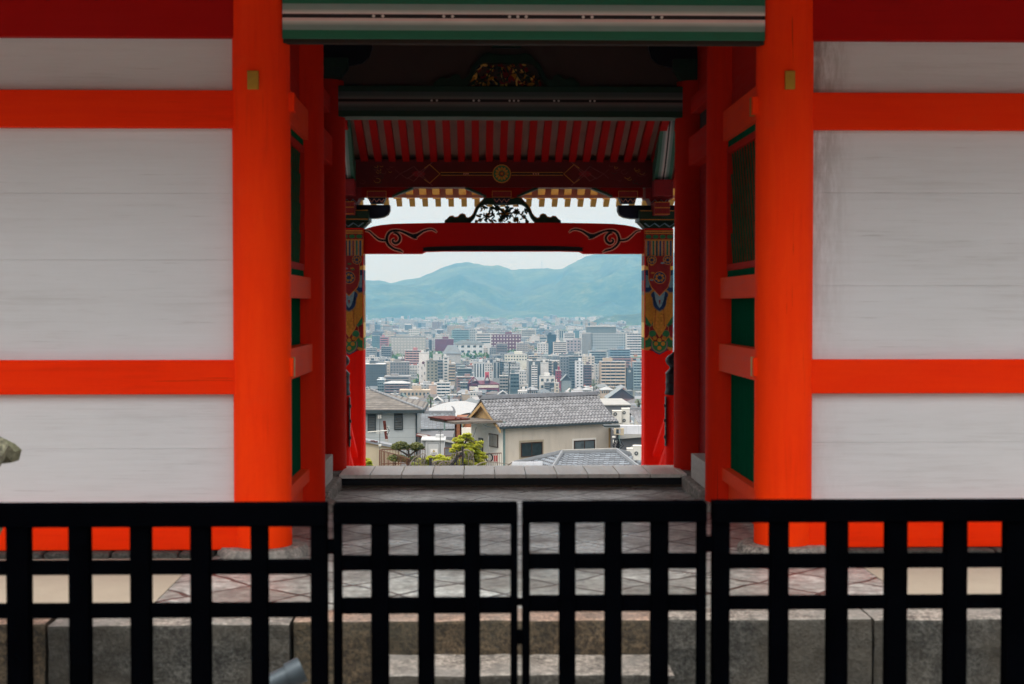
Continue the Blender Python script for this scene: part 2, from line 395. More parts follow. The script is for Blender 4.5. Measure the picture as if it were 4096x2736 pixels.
def column(x, y, z0, z1, mat=None, r=CR):
    mb = MB(); mb.lathe([(r * 1.0, z0), (r * 1.0, z0 + .02), (r * 1.0, z0 + (z1 - z0) * .6), (r * .97, z1)], (x, y, 0), 56)
    return mb.build('column', mat or M['ver_v'], gate, smooth=True)
cols = {}
for x in (XL, XR):
    for i, y in enumerate((R1, R2, R3)):
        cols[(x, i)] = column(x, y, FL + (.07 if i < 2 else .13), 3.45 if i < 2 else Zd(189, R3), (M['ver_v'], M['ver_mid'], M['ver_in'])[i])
for x in (-5.9, 6.6):
    for y in (R1, R3): column(x, y, FL + .07, 3.45)
for x in (XL, XR):
    for i, y in enumerate((R1, R2, R3)):
        MB().lathe([(.36, FL - .02), (.36, FL + .03), (.33, FL + .068 + (.058 if i == 2 else 0))], (x, y, 0), 20).build('base_stone', M['granite_top'], gate, smooth=True)
# sleeper stones under the ground sill
for xa, xb in ((-5.9, XL - .36), (XR + .36, 6.6)):
    x = xa
    while x < xb - .1:
        w = min(rnd.uniform(.5, .85), xb - x)
        MB().box(x + .006, x + w - .006, R1 - .22 - rnd.uniform(0, .03), R1 + .2, FL - .02, zs_b - .002).build('sleeper_stone', M['granite'], gate, bevel=.02)
        x += w
# yellow metal caps and through-tenons on the front columns
for (x, px0, px1) in ((XL, 567, 593), (XR, 1799, 1822)):
    c = cols[(x, 0)]
    a = Pd(px0, 205, R1 - .23); b = Pd(px1, 162, R1 - .23)
    MB().box(a.x, b.x, R1 - .245, R1 - .15, a.z, b.z).build('metal_cap', M['gold'], c, bevel=.006)
for (x, sx, ya, yb, gap) in ((XL, 1, 216, 258, 0), (XR, -1, 222, 262, 1), (XL, 1, 820, 862, 1), (XR, -1, 820, 862, 1)):
    z0, z1 = Zd(yb, R1), Zd(ya, R1); xe = x + sx * (.262 if ya < 400 else .245)
    lo, hi = sorted((x, xe))
    t_ = MB().box(lo, hi, R1 - .055, R1 + .055, z0, z1).build('tenon', M['ver_v'], cols[(x, 0)], bevel=.004)
    if gap:
        lo, hi = sorted((xe - sx * .03, xe + sx * .003))
        MB().box(lo, hi, R1 + .0, R1 + .058, z0 - .004, z1 + .004).build('end_plate', M['gold'], cols[(x, 0)])

# lintels with gradation painting, dots of the centre line
def lintel(y0, y1, zb, ztop, dotsx, dotx_D, mat, xa=XL, xb=XR):
    l = MB().box(xa, xb, y0, y1, zb, ztop).build('lintel_beam', mat, gate, bevel=.006)
    h = ztop - zb; zc = zb + h * .523; r = h * .036
    for dx in dotsx:
        X = Xd(dx, dotx_D)
        mb = MB(); mb.tube((X, y0 - .004, zc), (X, y0 + .002, zc), r, n=14); mb.build('dot', M['white'], l)
    return l
zb, zT = Zd(90, R1 - .15), Zd(-9, R1 - .15)
lintel(R1 - .15, R1 - .03, zb, zT, (858, 879, 1018, 1038, 1168, 1187, 1206, 1336, 1356, 1495, 1515), R1 - .15, gradation('painted_lintel_front', 2, zb, zT), XL + .185, XR - .185)
MB().box(XL + .19, XR - .19, R1 - .13, R1 - .05, zb - .03, zb).build('lintel_soffit', M['darkbd'], gate)
MB().box(XL, XR, R1 - .12, R1 + .12, zT, 3.45).build('head_beam', M['ver_h'], gate)
zb3, zT3 = Zd(268, R3 - .15), Zd(197, R3 - .15)
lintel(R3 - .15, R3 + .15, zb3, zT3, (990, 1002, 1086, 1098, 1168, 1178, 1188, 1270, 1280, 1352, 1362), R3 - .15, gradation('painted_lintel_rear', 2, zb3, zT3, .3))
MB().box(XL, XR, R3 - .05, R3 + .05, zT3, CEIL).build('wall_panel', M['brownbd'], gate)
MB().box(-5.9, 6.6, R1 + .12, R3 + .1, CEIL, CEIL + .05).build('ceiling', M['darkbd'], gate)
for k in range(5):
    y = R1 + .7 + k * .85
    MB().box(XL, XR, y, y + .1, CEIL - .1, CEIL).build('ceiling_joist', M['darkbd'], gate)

# side walls of the passage between front and middle columns
for s, X in ((1, XL), (-1, XR)):
    ya, yb = R1 + .15, R2 - .15
    i0, i1 = sorted((X - s * .08, X + s * .06)); b0, b1 = sorted((X - s * .1, X + s * .11))
    def part(nm, z0, z1, mat, y0=ya, y1=yb, dx=.0, par=None, bev=.004):
        a, b = sorted((X - s * .05, X + s * (.03 + dx)))
        return MB().box(a, b, y0, y1, z0, z1).build(nm, mat, par or gate, bevel=bev)
    part('tie_beam', 1.55, 1.83, M['ver_rail'], dx=.07); part('tie_beam', .065, .262, M['ver_rail'], dx=.09)
    part('tie_beam', -.62, -.36, M['ver_rail'], dx=.10); part('ground_rail', -1.66, -1.54, M['ver_rail'], dx=.07)
    part('skirting_panel', FL + .06, -1.66, M['ver_rail'], dx=.01)
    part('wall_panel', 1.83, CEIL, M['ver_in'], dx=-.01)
    # green plank panels
    for z0, z1, nm in ((-.36, .065, 'plank_panel'), (-1.54, -.62, 'plank_panel')):
        a, b = sorted((X - s * .04, X + s * .02)); mb = MB(); y = ya
        while y < yb - .01:
            w = min(.165, yb - y); mb.box(a, b, y + .003, y + w - .003, z0, z1); y += .165
        mb.box(min(X, X - s * .05), max(X, X - s * .05), ya, yb, z0, z1)
        mb.build(nm, M['green'], gate)
    # lattice window: green frame, red inner frame, diamond lattice on a dark board
    w_ = part('lattice_window', .262, 1.55, M['darkred'], dx=-.055)
    def rim(nm, z0, z1, y0, y1, t, mat, dx):
        a, b = sorted((X + s * .0, X + s * dx)); mb = MB()
        mb.box(a, b, y0, y1, z0, z0 + t); mb.box(a, b, y0, y1, z1 - t, z1)
        mb.box(a, b, y0, y0 + t, z0 + t, z1 - t); mb.box(a, b, y1 - t, y1, z0 + t, z1 - t); mb.build(nm, mat, w_, bevel=.003)
    rim('outer_frame', .262, 1.55, ya, yb, .065, M['greenframe'], .055)
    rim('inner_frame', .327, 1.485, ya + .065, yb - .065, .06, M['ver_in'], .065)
    y0, y1, z0, z1 = ya + .125, yb - .125, .387, 1.425
    for dirn, mt in ((1, M['greenframe']), (-1, M['latticered'])):
        mb = MB(); st = .125; k = -30
        while k < 40:
            # steep slanting bars, clipped to the frame
            pts = []; yst = y0 + k * st; sl = .45
            a0 = (yst, z0); a1 = (yst + (z1 - z0) * sl, z1)
            ta, tb = 0, 1; L = a1[0] - a0[0]
            if L:
                ta = max(0, (y0 - a0[0]) / L); tb = min(1, (y1 - a0[0]) / L)
            if tb - ta > .03:
                q0 = (a0[0] + L * ta, z0 + (z1 - z0) * ta); q1 = (a0[0] + L * tb, z0 + (z1 - z0) * tb)
                if dirn < 0: q0 = (y0 + y1 - q0[0], q0[1]); q1 = (y0 + y1 - q1[0], q1[1])
                xx = X + s * (.03 if dirn > 0 else .012)
                mb.tube((xx, q0[0], q0[1]), (xx, q1[0], q1[1]), (.009 if dirn > 0 else .014), n=4)
            k += 1
        mb.build('lattice', mt, w_)
    # between middle and rear columns: tie beams, dark red boards, threshold box on a stone kerb
    ya2, yb2 = R2 + .15, R3 - .15
    def part2(nm, z0, z1, mat, dx): 
        a, b = sorted((X - s * .05, X + s * dx)); return MB().box(a, b, ya2, yb2, z0, z1).build(nm, mat, gate, bevel=.004)
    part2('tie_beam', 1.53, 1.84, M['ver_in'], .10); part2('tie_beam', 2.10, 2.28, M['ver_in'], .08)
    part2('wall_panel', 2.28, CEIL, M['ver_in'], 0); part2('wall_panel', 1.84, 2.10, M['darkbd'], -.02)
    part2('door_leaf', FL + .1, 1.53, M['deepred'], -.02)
    a, b = sorted((X - s * .05, X + s * .165)); MB().box(a, b, 13.92, 14.95, FL + .13, FL + .39).build('side_threshold', M['greywood'], gate, bevel=.006)
    a, b = sorted((X - s * .05, X + s * .24)); MB().box(a, b, 13.88, 15.15, FL - .02, FL + .128).build('kerb_stone', M['granite_top'], gate, bevel=.02)

# rear threshold deck: pale boards over a black riser that paints in the dark gap below
mb = MB(); xx = XL + .2; k = 0
while xx < XR - .2:
    w = min(.334, XR - .17 - xx); mb.box(xx + .004, xx + w - .004, 15.20, 16.05, FL + .10, FL + .14); xx += .334
deck = mb.build('threshold_deck', M['deckwood'], gate, bevel=.003)
MB().box(XL + .15, XR - .15, 15.27, 16.0, FL - .05, FL + .099).build('riser', M['black'], gate)
MB().box(XL + .15, XR - .15, 15.2, 15.268, FL - .02, FL + .018).build('kerb_stone', M['granite_brown'], gate, bevel=.005)

# carved frog-leg struts
half = [(232, 0), (232, 9), (222, 16), (212, 27), (199, 29), (192, 23), (179, 25), (171, 35), (161, 38), (150, 34), (146, 23), (137, 21), (127, 27), (117, 41), (107, 66), (95, 80), (85, 88), (74, 101), (57, 106), (39, 101), (20, 99), (0, 99)]
inner = [(127, 0), (127, 3), (120, 10), (112, 20), (106, 34), (102, 44), (98, 54), (92, 62), (84, 68), (74, 73), (60, 75), (40, 73), (22, 72), (0, 72)]
def frog_leg(cx, base, sc, y0, y1, infill_seed, par, dens, gold):
    """sc: metres per photo pixel at that depth"""
    o = empty('frog_leg_strut', (0, 0, 0)); o.parent = par; ABS[o.name] = ABS[par.name].copy()
    mb = MB()
    for sg in (-1, 1):
        # outline walked together with the inner edge
        n = 40
        def samp(poly, t):
            L = [0]
            for i in range(1, len(poly)): L.append(L[-1] + math.dist(poly[i], poly[i - 1]))
            d = t * L[-1]
            for i in range(1, len(poly)):
                if d <= L[i] + 1e-9:
                    u = (d - L[i - 1]) / max(1e-9, L[i] - L[i - 1]); return (poly[i - 1][0] + u * (poly[i][0] - poly[i - 1][0]), poly[i - 1][1] + u * (poly[i][1] - poly[i - 1][1]))
            return poly[-1]
        # foot part: polygon from the tip to x=150, then leg
        foot = half[:12] + [(137, 0)]
        mb.prism([(cx + sg * x * sc, base + z * sc) for x, z in foot[:]] , y0, y1)
        leg_o = half[11:]; leg_i = [(137, 0)] + inner
        for i in range(n):
            a, b = samp(leg_o, i / n), samp(leg_o, (i + 1) / n); c, d = samp(leg_i, (i + 1) / n), samp(leg_i, i / n)
            mb.prism([(cx + sg * q[0] * sc, base + q[1] * sc) for q in (a, b, c, d)], y0, y1)
    mb.build('frame', M['darkgreen'], o)
    ol = MB(); hp = [(cx + x * sc, base + (z - 2.5) * sc) for x, z in half[3:]]; hm = [(2 * cx - x, z) for x, z in hp]
    for q in (hp, hm): ol.ribbon([(x, z) for x, z in q], 3 * sc, y0 - .004, y0 - .001)
    ol.build('edge_line', M['goldpaint'] if y0 > 17 else M['darkgreen'], o)
    rr = random.Random(infill_seed); cm = MB(); ym = (y0 + y1) / 2
    def inside(x, z):
        for i in range(len(inner) - 1):
            (xa, za), (xb, zb_) = inner[i], inner[i + 1]
            if (za <= z <= zb_) or (zb_ <= z <= za):
                u = (z - za) / (zb_ - za + 1e-9); return abs(x) < xa + u * (xb - xa) - 1
        return False
    # peony and leaves: petals round a few centres
    cen = [(8, 36, 24), (55, 45, 14), (-62, 30, 11), (-45, 58, 10), (85, 25, 10), (-90, 12, 9), (-8, 12, 12), (50, 12, 10), (18, 62, 10), (-105, 6, 7), (100, 6, 6), (-20, 62, 11)]
    for (px, pz, r) in cen:
        for k in range(11):
            t = 2 * math.pi * k / 11 + rr.random() * .3; q = []
            for j in range(8):
                u = 2 * math.pi * j / 8; lx, lz = r * .55 + r * .5 * math.cos(u), r * .20 * math.sin(u)
                q.append((cx + sc * (px + lx * math.cos(t) - lz * math.sin(t)), base + sc * max(0, pz + lx * math.sin(t) + lz * math.cos(t))))
            yy = ym + rr.uniform(-.03, .02); cm.prism(q, yy, yy + .02, rr.choice(gold))
    for q0, q1 in zip(sorted(cen), sorted(cen)[1:]): cm.ribbon([(cx + sc * q0[0], base + sc * q0[1]), (cx + sc * q1[0], base + sc * q1[1])], 3.2 * sc, ym - .03, ym + .05, 0)
    for k in range(dens):
        x, z = rr.uniform(-118, 118), rr.uniform(0, 72)
        if not inside(x, z): continue
        t = rr.uniform(0, 6.3); r = rr.uniform(6, 13); q = []
        for j in range(7):
            u = 2 * math.pi * j / 7; lx, lz = r * math.cos(u), r * .38 * math.sin(u)
            q.append((cx + sc * (x + lx * math.cos(t) - lz * math.sin(t)), base + sc * max(0, z + lx * math.sin(t) + lz * math.cos(t))))
        yy = ym + rr.uniform(-.02, .04); cm.prism(q, yy, yy + .015, rr.choice(gold))
    cm.build('carving', [M['darkgreen'], M['brocade'], M['goldleaf'], M['darkred'], M['black']], o)
    return o
sc3 = 1.255 * (R3 - .1) / FPX
frog_leg(P(2027, 338, R3 - .1).x, zT3, sc3, R3 - .13, R3 - .055, 3, gate, 90, [0, 0, 1, 3, 4, 2, 3])
# boss block above the rear strut
a = P(1968, 190, R3 - .1); b = P(2086, 172, R3 - .1)
MB().box(a.x, b.x, R3 - .14, R3 - .05, a.z, b.z + .25).build('block', M['darkgreen'], gate)
# bracket arms over the rear columns
for s, X in ((1, XL), (-1, XR)):
    zt0 = Zd(189, R3); q = lambda dx, dz: (X + s * dx, zt0 + dz); y0, y1 = R3 - .17, R3 + .17
    MB().prism([q(-.27, .13), q(.27, .13), q(.17, 0), q(-.17, 0)], y0, y1).prism([q(-.27, .13), q(.27, .13), q(.27, .24), q(-.27, .24)], y0, y1).build('capital_block', M['darkgreen'], gate, bevel=.004)
    MB().prism([q(-.2, .24), q(.28, .16), q(.42, .19), q(.50, .26), q(.53, .36), q(.53, .47), q(-.2, .47)], R3 - .09, R3 + .09).build('bracket_arm', M['black'], gate, bevel=.004)
    MB().prism([q(-.3, .47), q(.55, .47), q(.6, .52), q(.9, .56), q(.9, .60), q(-.3, .60)], R3 - .12, R3 + .12).build('bracket_arm', M['black'], gate)

# ------------------------------------------------------------------ PORCH behind the gate
PD = 18.9; PXL, PXR = XL - .005, XR - .03; pw = .19
px_ = {}
for s, X in ((1, PXL), (-1, PXR)):
    x0 = X - pw; x1 = X + pw; ch = .03
    poly = [(x0 + ch, PD - pw), (x1 - ch, PD - pw), (x1, PD - pw + ch), (x1, PD + pw - ch), (x1 - ch, PD + pw), (x0 + ch, PD + pw), (x0, PD + pw - ch), (x0, PD - pw + ch)]
    zp = Zd(525, PD)
    p = MB().hexa([(x, y, -2.5) for x, y in poly], [(x, y, zp) for x, y in poly]).build('porch_pillar', M['pillar'], gate, bevel=.004)
    px_[X] = p
    # painted brocade hanging on the pillar's faces: thin stacked shapes
    yf = PD - pw; U = 2 * pw / 113.0                # one photo pixel in metres
    zph = lambda y: P(2630, y, yf).z
    mats = [M['goldpaint'], M['pgreen'], M['darkred'], M['blue'], M['brocade'], M['outline'], M['goldleaf'], M['paleblue'], M['black'], M['pink']]
    GO, GR, RE, BL, BR, WH, GL, PB, BK, PK = range(10)
    def shape(mb, pts, layer, m):
        mb.prism([(X + (x - 56.5) * U, z) for x, z in [(a, zph(b)) for a, b in pts]], yf - .0012 - layer * .0012, yf + .001, m)
    def lobe(cx_, yt, w, yb, n=12):
        pts = [(cx_ - w, yt), (cx_ + w, yt)]
        for k in range(n + 1):
            t = k / n; a = math.pi * t; pts.append((cx_ + w * math.cos(a) * (1 + .08 * math.sin(3 * a)), yt + (yb - yt) * (math.sin(a) ** .8) * (1 if abs(t - .5) > .05 else 1.06)))
        return pts
    def circ(cx_, cy, r, n=18): return [(cx_ + r * math.cos(2 * math.pi * k / n), cy + r * math.sin(2 * math.pi * k / n)) for k in range(n)]
    d = MB()
    shape(d, [(3, 918), (110, 918), (110, 1395), (85, 1405), (28, 1405), (3, 1395)], 0, RE)
    d2 = MB()
    for y0_, y1_, m_ in ((922, 928, GO), (929, 931, BK), (931, 936, GO), (936, 958, RE), (958, 963, GO)): shape(d2, [(1, y0_), (112, y0_), (112, y1_), (1, y1_)], 2, m_)
    for k in range(4): shape(d2, [(14 + 28 * k + 12 * math.cos(t * .52), 947 + 8 * math.sin(t * .52)) for t in range(12)], 3, GR)
    strp = [GO, BL, RE, GO, GR, GO, BK, GO, BL, GO, RE, GO, GR, GO, BL, GO]
    for k in range(16):
        x_ = 2 + k * 6.85; shape(d2, [(x_, 963), (x_ + 6.85, 963), (x_ + 6.85, 1022), (x_ + 3.4, 1027), (x_, 1022)], 2, strp[k])
        shape(d2, [(x_, 963), (x_ + 1.3, 963), (x_ + 1.3, 1024), (x_, 1024)], 3, PB)
    # side wings
    for sg in (0, 1):
        f_ = lambda pts: [((113 - x) if sg else x, y) for x, y in pts]
        shape(d, f_([(2, 1400), (2, 1340), (24, 1350), (40, 1370), (26, 1392), (14, 1402)]), 1, GO)
        shape(d, f_([(2, 1392), (2, 1340), (22, 1352), (34, 1370), (24, 1386)]), 2, GR)
        shape(d, f_([(2, 1362), (2, 1298), (20, 1300), (22, 1340), (12, 1358)]), 3, GO)
        shape(d, f_([(2, 1352), (2, 1298), (18, 1300), (19, 1335), (10, 1350)]), 4, RE)
        shape(d, f_([(2, 1296), (2, 1180), (36, 1190), (42, 1270), (34, 1300), (20, 1310), (8, 1304)]), 4, WH)
        shape(d, f_([(2, 1290), (2, 1180), (34, 1190), (40, 1270), (31, 1296), (20, 1304), (9, 1298)]), 5, GR)
        shape(d, f_([(2, 1262), (2, 1150), (40, 1160), (40, 1262), (26, 1300)]), 6, BR)
        shape(d, f_([(2, 1172), (2, 1070), (22, 1085), (32, 1130), (30, 1160), (16, 1174)]), 7, WH)
        shape(d, f_([(2, 1167), (2, 1070), (20, 1085), (29, 1130), (27, 1157), (16, 1168)]), 8, BL)
        shape(d, f_([(4, 1150), (4, 1100), (18, 1104), (22, 1130), (16, 1150)]), 9, PB)
        shape(d, f_([(2, 1080), (2, 1063), (12, 1066), (14, 1080)]), 9, GL)
    # centre tongue
    shape(d, lobe(58, 1365, 33, 1416), 7, BL); shape(d, lobe(58, 1365, 31, 1412), 8, WH)
    for cx_, cy, r in ((31, 1335, 13), (84, 1335, 13)): shape(d, circ(cx_, cy, r + 2), 7, WH); shape(d, circ(cx_, cy, r), 8, GR)
    shape(d, lobe(58, 1365, 27, 1406), 9, GR)
    for cx_, cy in ((44, 1375), (72, 1375), (58, 1392), (58, 1360), (40, 1352), (76, 1352)): shape(d, circ(cx_, cy, 8), 10, BR)
    shape(d, [(30, 1170), (86, 1170), (84, 1310), (58, 1350), (33, 1310)], 11, GO)
    shape(d, [(32, 1170), (84, 1170), (82, 1308), (58, 1344), (35, 1308)], 12, BR)
    for k in range(7):
        for j in range(2): shape(d, circ(48 + 20 * j + (k % 2) * 5 - 2, 1236 + k * 14, 5, 8), 13, GO)
    for sg in (-1, 1): shape(d, [(58 + sg * 14, 1230), (58 + sg * 16, 1230), (58 + sg * 20, 1305), (58 + sg * 18, 1307)], 13, RE)
    for cx_, cy, r in ((38, 1180, 13), (78, 1180, 13), (40, 1195, 10), (76, 1195, 10)): shape(d, circ(cx_, cy, r + 2), 13, WH); shape(d, circ(cx_, cy, r), 14, BL)
    shape(d, lobe(58, 1195, 27, 1246), 13, WH); shape(d, lobe(58, 1195, 25, 1241), 14, BL)
    shape(d, [(36, 1165), (80, 1165), (74, 1200), (66, 1222), (58, 1232), (50, 1222), (42, 1200)], 15, PB)
    shape(d, [(54, 1200), (62, 1200), (58, 1222)], 16, RE)
    shape(d, [(12, 1024), (101, 1024), (100, 1120), (92, 1150), (58, 1186), (24, 1150), (14, 1120)], 17, GO)
    shape(d, [(14, 1024), (99, 1024), (98, 1119), (90, 1148), (58, 1182), (26, 1148), (16, 1119)], 18, RE)
    for cx_, cy, r in ((58, 1111, 25), (27, 1040, 19), (89, 1040, 19)):
        shape(d, circ(cx_, cy, r), 19, GO); shape(d, circ(cx_, cy, r - 2.5), 20, BL)
        for k in range(7):
            t = k * .9 + 1; shape(d, circ(cx_ + .55 * r * math.cos(t), cy + .5 * r * math.sin(t), r * .22, 6), 21, BR)
    for k in range(11):
        cx_, cy = rnd.uniform(22, 92), rnd.uniform(1050, 1150)
        if math.dist((cx_, cy), (58, 1111)) > 33: shape(d, [(cx_ + 8 * math.cos(t * .7), cy + 3.4 * math.sin(t * .7)) for t in range(9)], 20, rnd.choice([GR, PB, BR, PB]))
    d.build('painted_brocade', mats, p); d2.build('painted_band', mats, p)
    # gold brocade also wraps the inner side face
    sx = X + s * pw; g = MB()
    for (ya_, yb_, m_) in ((918, 936, GO), (936, 958, GR), (958, 963, GO), (963, 1022, BR), (1022, 1060, RE), (1060, 1080, GL), (1080, 1120, BL), (1120, 1165, RE), (1165, 1180, WH), (1180, 1290, BR), (1290, 1350, GL), (1350, 1395, GR), (1395, 1400, GO)):
        a_, b_ = sorted((sx - s * .001, sx + s * .0025)); g.box(a_, b_, PD - pw + .03, PD + pw - .03, zph(yb_), zph(ya_), m_)
    g.build('painted_side', mats, p)

# rainbow beam
yb0, yb1 = PD - .13, PD + .13
def Fz(x, y, D=yb0): v = P(x, y, D); return (v.x, v.z)
topL = [(1440, 921), (1456, 917), (1491, 906), (1523, 900), (1571, 895), (1651, 893), (1778, 891)]
mir = lambda pts, c=2011.5: [(2 * c - x, y) for x, y in pts][::-1]
botL = [(1440, 1014), (1685, 1014), (1702, 1006), (1780, 1004)]
pol = topL + mir(topL) + mir(botL)[:0]
mb = MB(); up = topL + mir(topL); xs_ = sorted(set([p[0] for p in up] + [1685, 1702, 2321, 2338, 2583]))
def interp(pl, x):
    for (xa, ya_), (xb, yb_) in zip(pl, pl[1:]):
        if xa <= x <= xb: return ya_ + (yb_ - ya_) * (x - xa) / (xb - xa)
    return pl[-1][1] if x > pl[-1][0] else pl[0][1]
dn = botL + mir(botL)
for xa, xb in zip(xs_, xs_[1:]):
    mb.prism([Fz(xa, interp(up, xa)), Fz(xb, interp(up, xb)), Fz(xb, interp(dn, xb)), Fz(xa, interp(dn, xa))], yb0, yb1)
rb = mb.build('rainbow_beam', M['beamred'], gate)
# thin black band along the beam's lower face
bk = [(1690, 1003), (1694, 995), (1688, 991), (1710, 987), (1800, 984), (1900, 983)]
bkb = [(1690, 1004), (1702, 1005.5), (1780, 1003.5)]
MB().prism([Fz(x, y) for x, y in bk + mir(bk) + mir(bkb)[:0] + [(2 * 2011.5 - x, y) for x, y in bkb] + bkb[::-1]], yb0 - .004, yb0 + .001).build('black_band', M['black'], rb)
# scrolls
c3 = lambda x, y: (1300 + x / 3.137, 600 + y / 3.137)
def smooth(pts, n=6):
    out = []
    for i in range(len(pts) - 1):
        p0 = pts[max(i - 1, 0)]; p1 = pts[i]; p2 = pts[i + 1]; p3 = pts[min(i + 2, len(pts) - 1)]
        for k in range(n):
            t = k / n; out.append(tuple(.5 * ((2 * p1[j]) + (-p0[j] + p2[j]) * t + (2 * p0[j] - 5 * p1[j] + 4 * p2[j] - p3[j]) * t * t + (-p0[j] + 3 * p1[j] - 3 * p2[j] + p3[j]) * t ** 3) for j in range(len(p1))))
    out.append(pts[-1]); return out
strokes = [
    [(505, 1010, 10), (560, 1025, 14), (620, 1080, 20), (680, 1125, 24), (750, 1135, 20), (775, 1132, 14)],
    [(985, 1288, 2), (940, 1262, 22), (870, 1242, 24), (810, 1200, 28), (780, 1150, 30), (778, 1090, 30), (808, 1035, 30), (860, 1012, 26), (940, 1015, 22), (1010, 1040, 28), (1080, 1072, 38), (1120, 1080, 52), (1165, 1060, 34), (1240, 1015, 22), (1320, 995, 18), (1370, 1008, 14), (1405, 1037, 2)],
    [(860, 1040, 16), (905, 1050, 24), (940, 1095, 28), (930, 1145, 30), (890, 1172, 28), (853, 1155, 24), (850, 1128, 20), (875, 1118, 14)],
    [(1118, 1090, 30), (1135, 1105, 16), (1160, 1108, 3)]]
for sg in (0, 1):
    a = MB(); b = MB()
    for st in strokes:
        pts = smooth(st)
        q = [c3(x, y) for x, y, w in pts]
        if sg: q = [(2 * 2011.5 - x, y) for x, y in q]
        q = [Fz(x, y) for x, y in q]; sc_ = yb0 / FPX / 3.137
        b.ribbon(q, [w * sc_ for _, _, w in pts], yb0 - .0085, yb0 + .001)
        a.ribbon(q, [(w + 26) * sc_ for _, _, w in pts], yb0 - .004, yb0 + .001)
    s_ = a.build('scroll', M['pink'], rb); b.build('scroll_line', M['black'], s_)

# upper purlin with painted medallion and lines
UD = 18.66
def Uz(x, y): v = P(x, y, UD); return (v.x, v.z)
xa_, za_ = Uz(1395, 748); xb_, zb_ = Uz(2630, 640)
pur = MB().box(xa_, xb_, UD, UD + .26, za_, zb_).build('purlin', simple('dark_red_purlin', (.10, .004, .003), .5, .2, 6), gate, bevel=.004)
LM = [M['goldpaint'], M['black'], M['pink'], simple('dull_red_line', (.22, .06, .05)), M['darkred'], M['darkgreen']]
def one(name, m_): global L; L.build(name, LM[m_], pur); L = MB()
L = MB()
for y, h, m_ in ((690, 2.4, 0), (701, 2.4, 0), (695.5, 7, 1)):
    for xa, xb in ((1763, 1969), (2046, 2252)):
        L.prism([Uz(xa, y - h / 2), Uz(xb, y - h / 2), Uz(xb, y + h / 2), Uz(xa, y + h / 2)], UD - .004 - (.001 if m_ else 0), UD + .001); one('painted_line', m_)
for x in (1856, 1864, 1872, 2134, 2144, 2153): L.prism([(Uz(x + 2.6 * math.cos(t), 695.5 + 2.6 * math.sin(t))) for t in [k * .7 for k in range(9)]], UD - .007, UD); one('dot', 2)
for c_, sg in ((1760, -1), (2255, 1)):
    g_ = lambda dx, dy: Uz(c_ + sg * dx, 695.5 + dy)
    for pts, w, m_ in (([(62, 22), (42, 38), (0, 0), (42, -38), (62, -22)], 3, 0), ([(30, 48), (105, -30), (130, -15), (160, 0), (130, 20), (100, -2)], 3, 3), ([(30, -48), (105, 30), (130, 15)], 3, 3), ([(62, -22), (92, 0), (62, 22)], 2.5, 3), ([(180, 18), (160, 0), (180, -18)], 2, 3)):
        L.ribbon([g_(*q) for q in pts], w * UD / FPX, UD - .004, UD + .001); one('painted_diamond', m_)
    L.prism([g_(85 + 26 * math.cos(t * .5), 12 * math.sin(t * .5)) for t in range(13)], UD - .003, UD); one('painted_flower', 4)
    for k in range(16):
        x, y = rnd.uniform(185, 330), rnd.uniform(-36, 36); r = rnd.uniform(6, 13)
        L.ribbon([g_(x + r * math.cos(t * .5), y + r * .7 * math.sin(t * .5)) for t in range(rnd.choice((7, 9, 11)))], 1.6 * UD / FPX, UD - .003, UD + .001); one('painted_scroll', rnd.choice((3, 5, 0)))
mc = Uz(2007, 695); ur = UD / FPX; md = MB()
circ2 = lambda r, n=28: [(mc[0] + r * ur * math.cos(2 * math.pi * k / n), mc[1] + r * ur * math.sin(2 * math.pi * k / n)) for k in range(n)]
md.prism(circ2(37), UD - .008, UD, 0); md.prism(circ2(33), UD - .010, UD, 1)
for k in range(12):
    t = 2 * math.pi * k / 12
    md.prism([(mc[0] + ur * (20 * math.cos(t) + 8 * math.cos(t) * math.cos(u) - 4.5 * math.sin(t) * math.sin(u)), mc[1] + ur * (20 * math.sin(t) + 8 * math.sin(t) * math.cos(u) + 4.5 * math.cos(t) * math.sin(u))) for u in [j * .7 for j in range(9)]], UD - .013, UD, 0 if k % 3 else 2)
md.prism(circ2(9), UD - .014, UD, 3); md.prism(circ2(5), UD - .016, UD, 2)
md.build('medallion', [M['goldpaint'], M['pgreen'], M['brocade'], M['darkred']], pur)
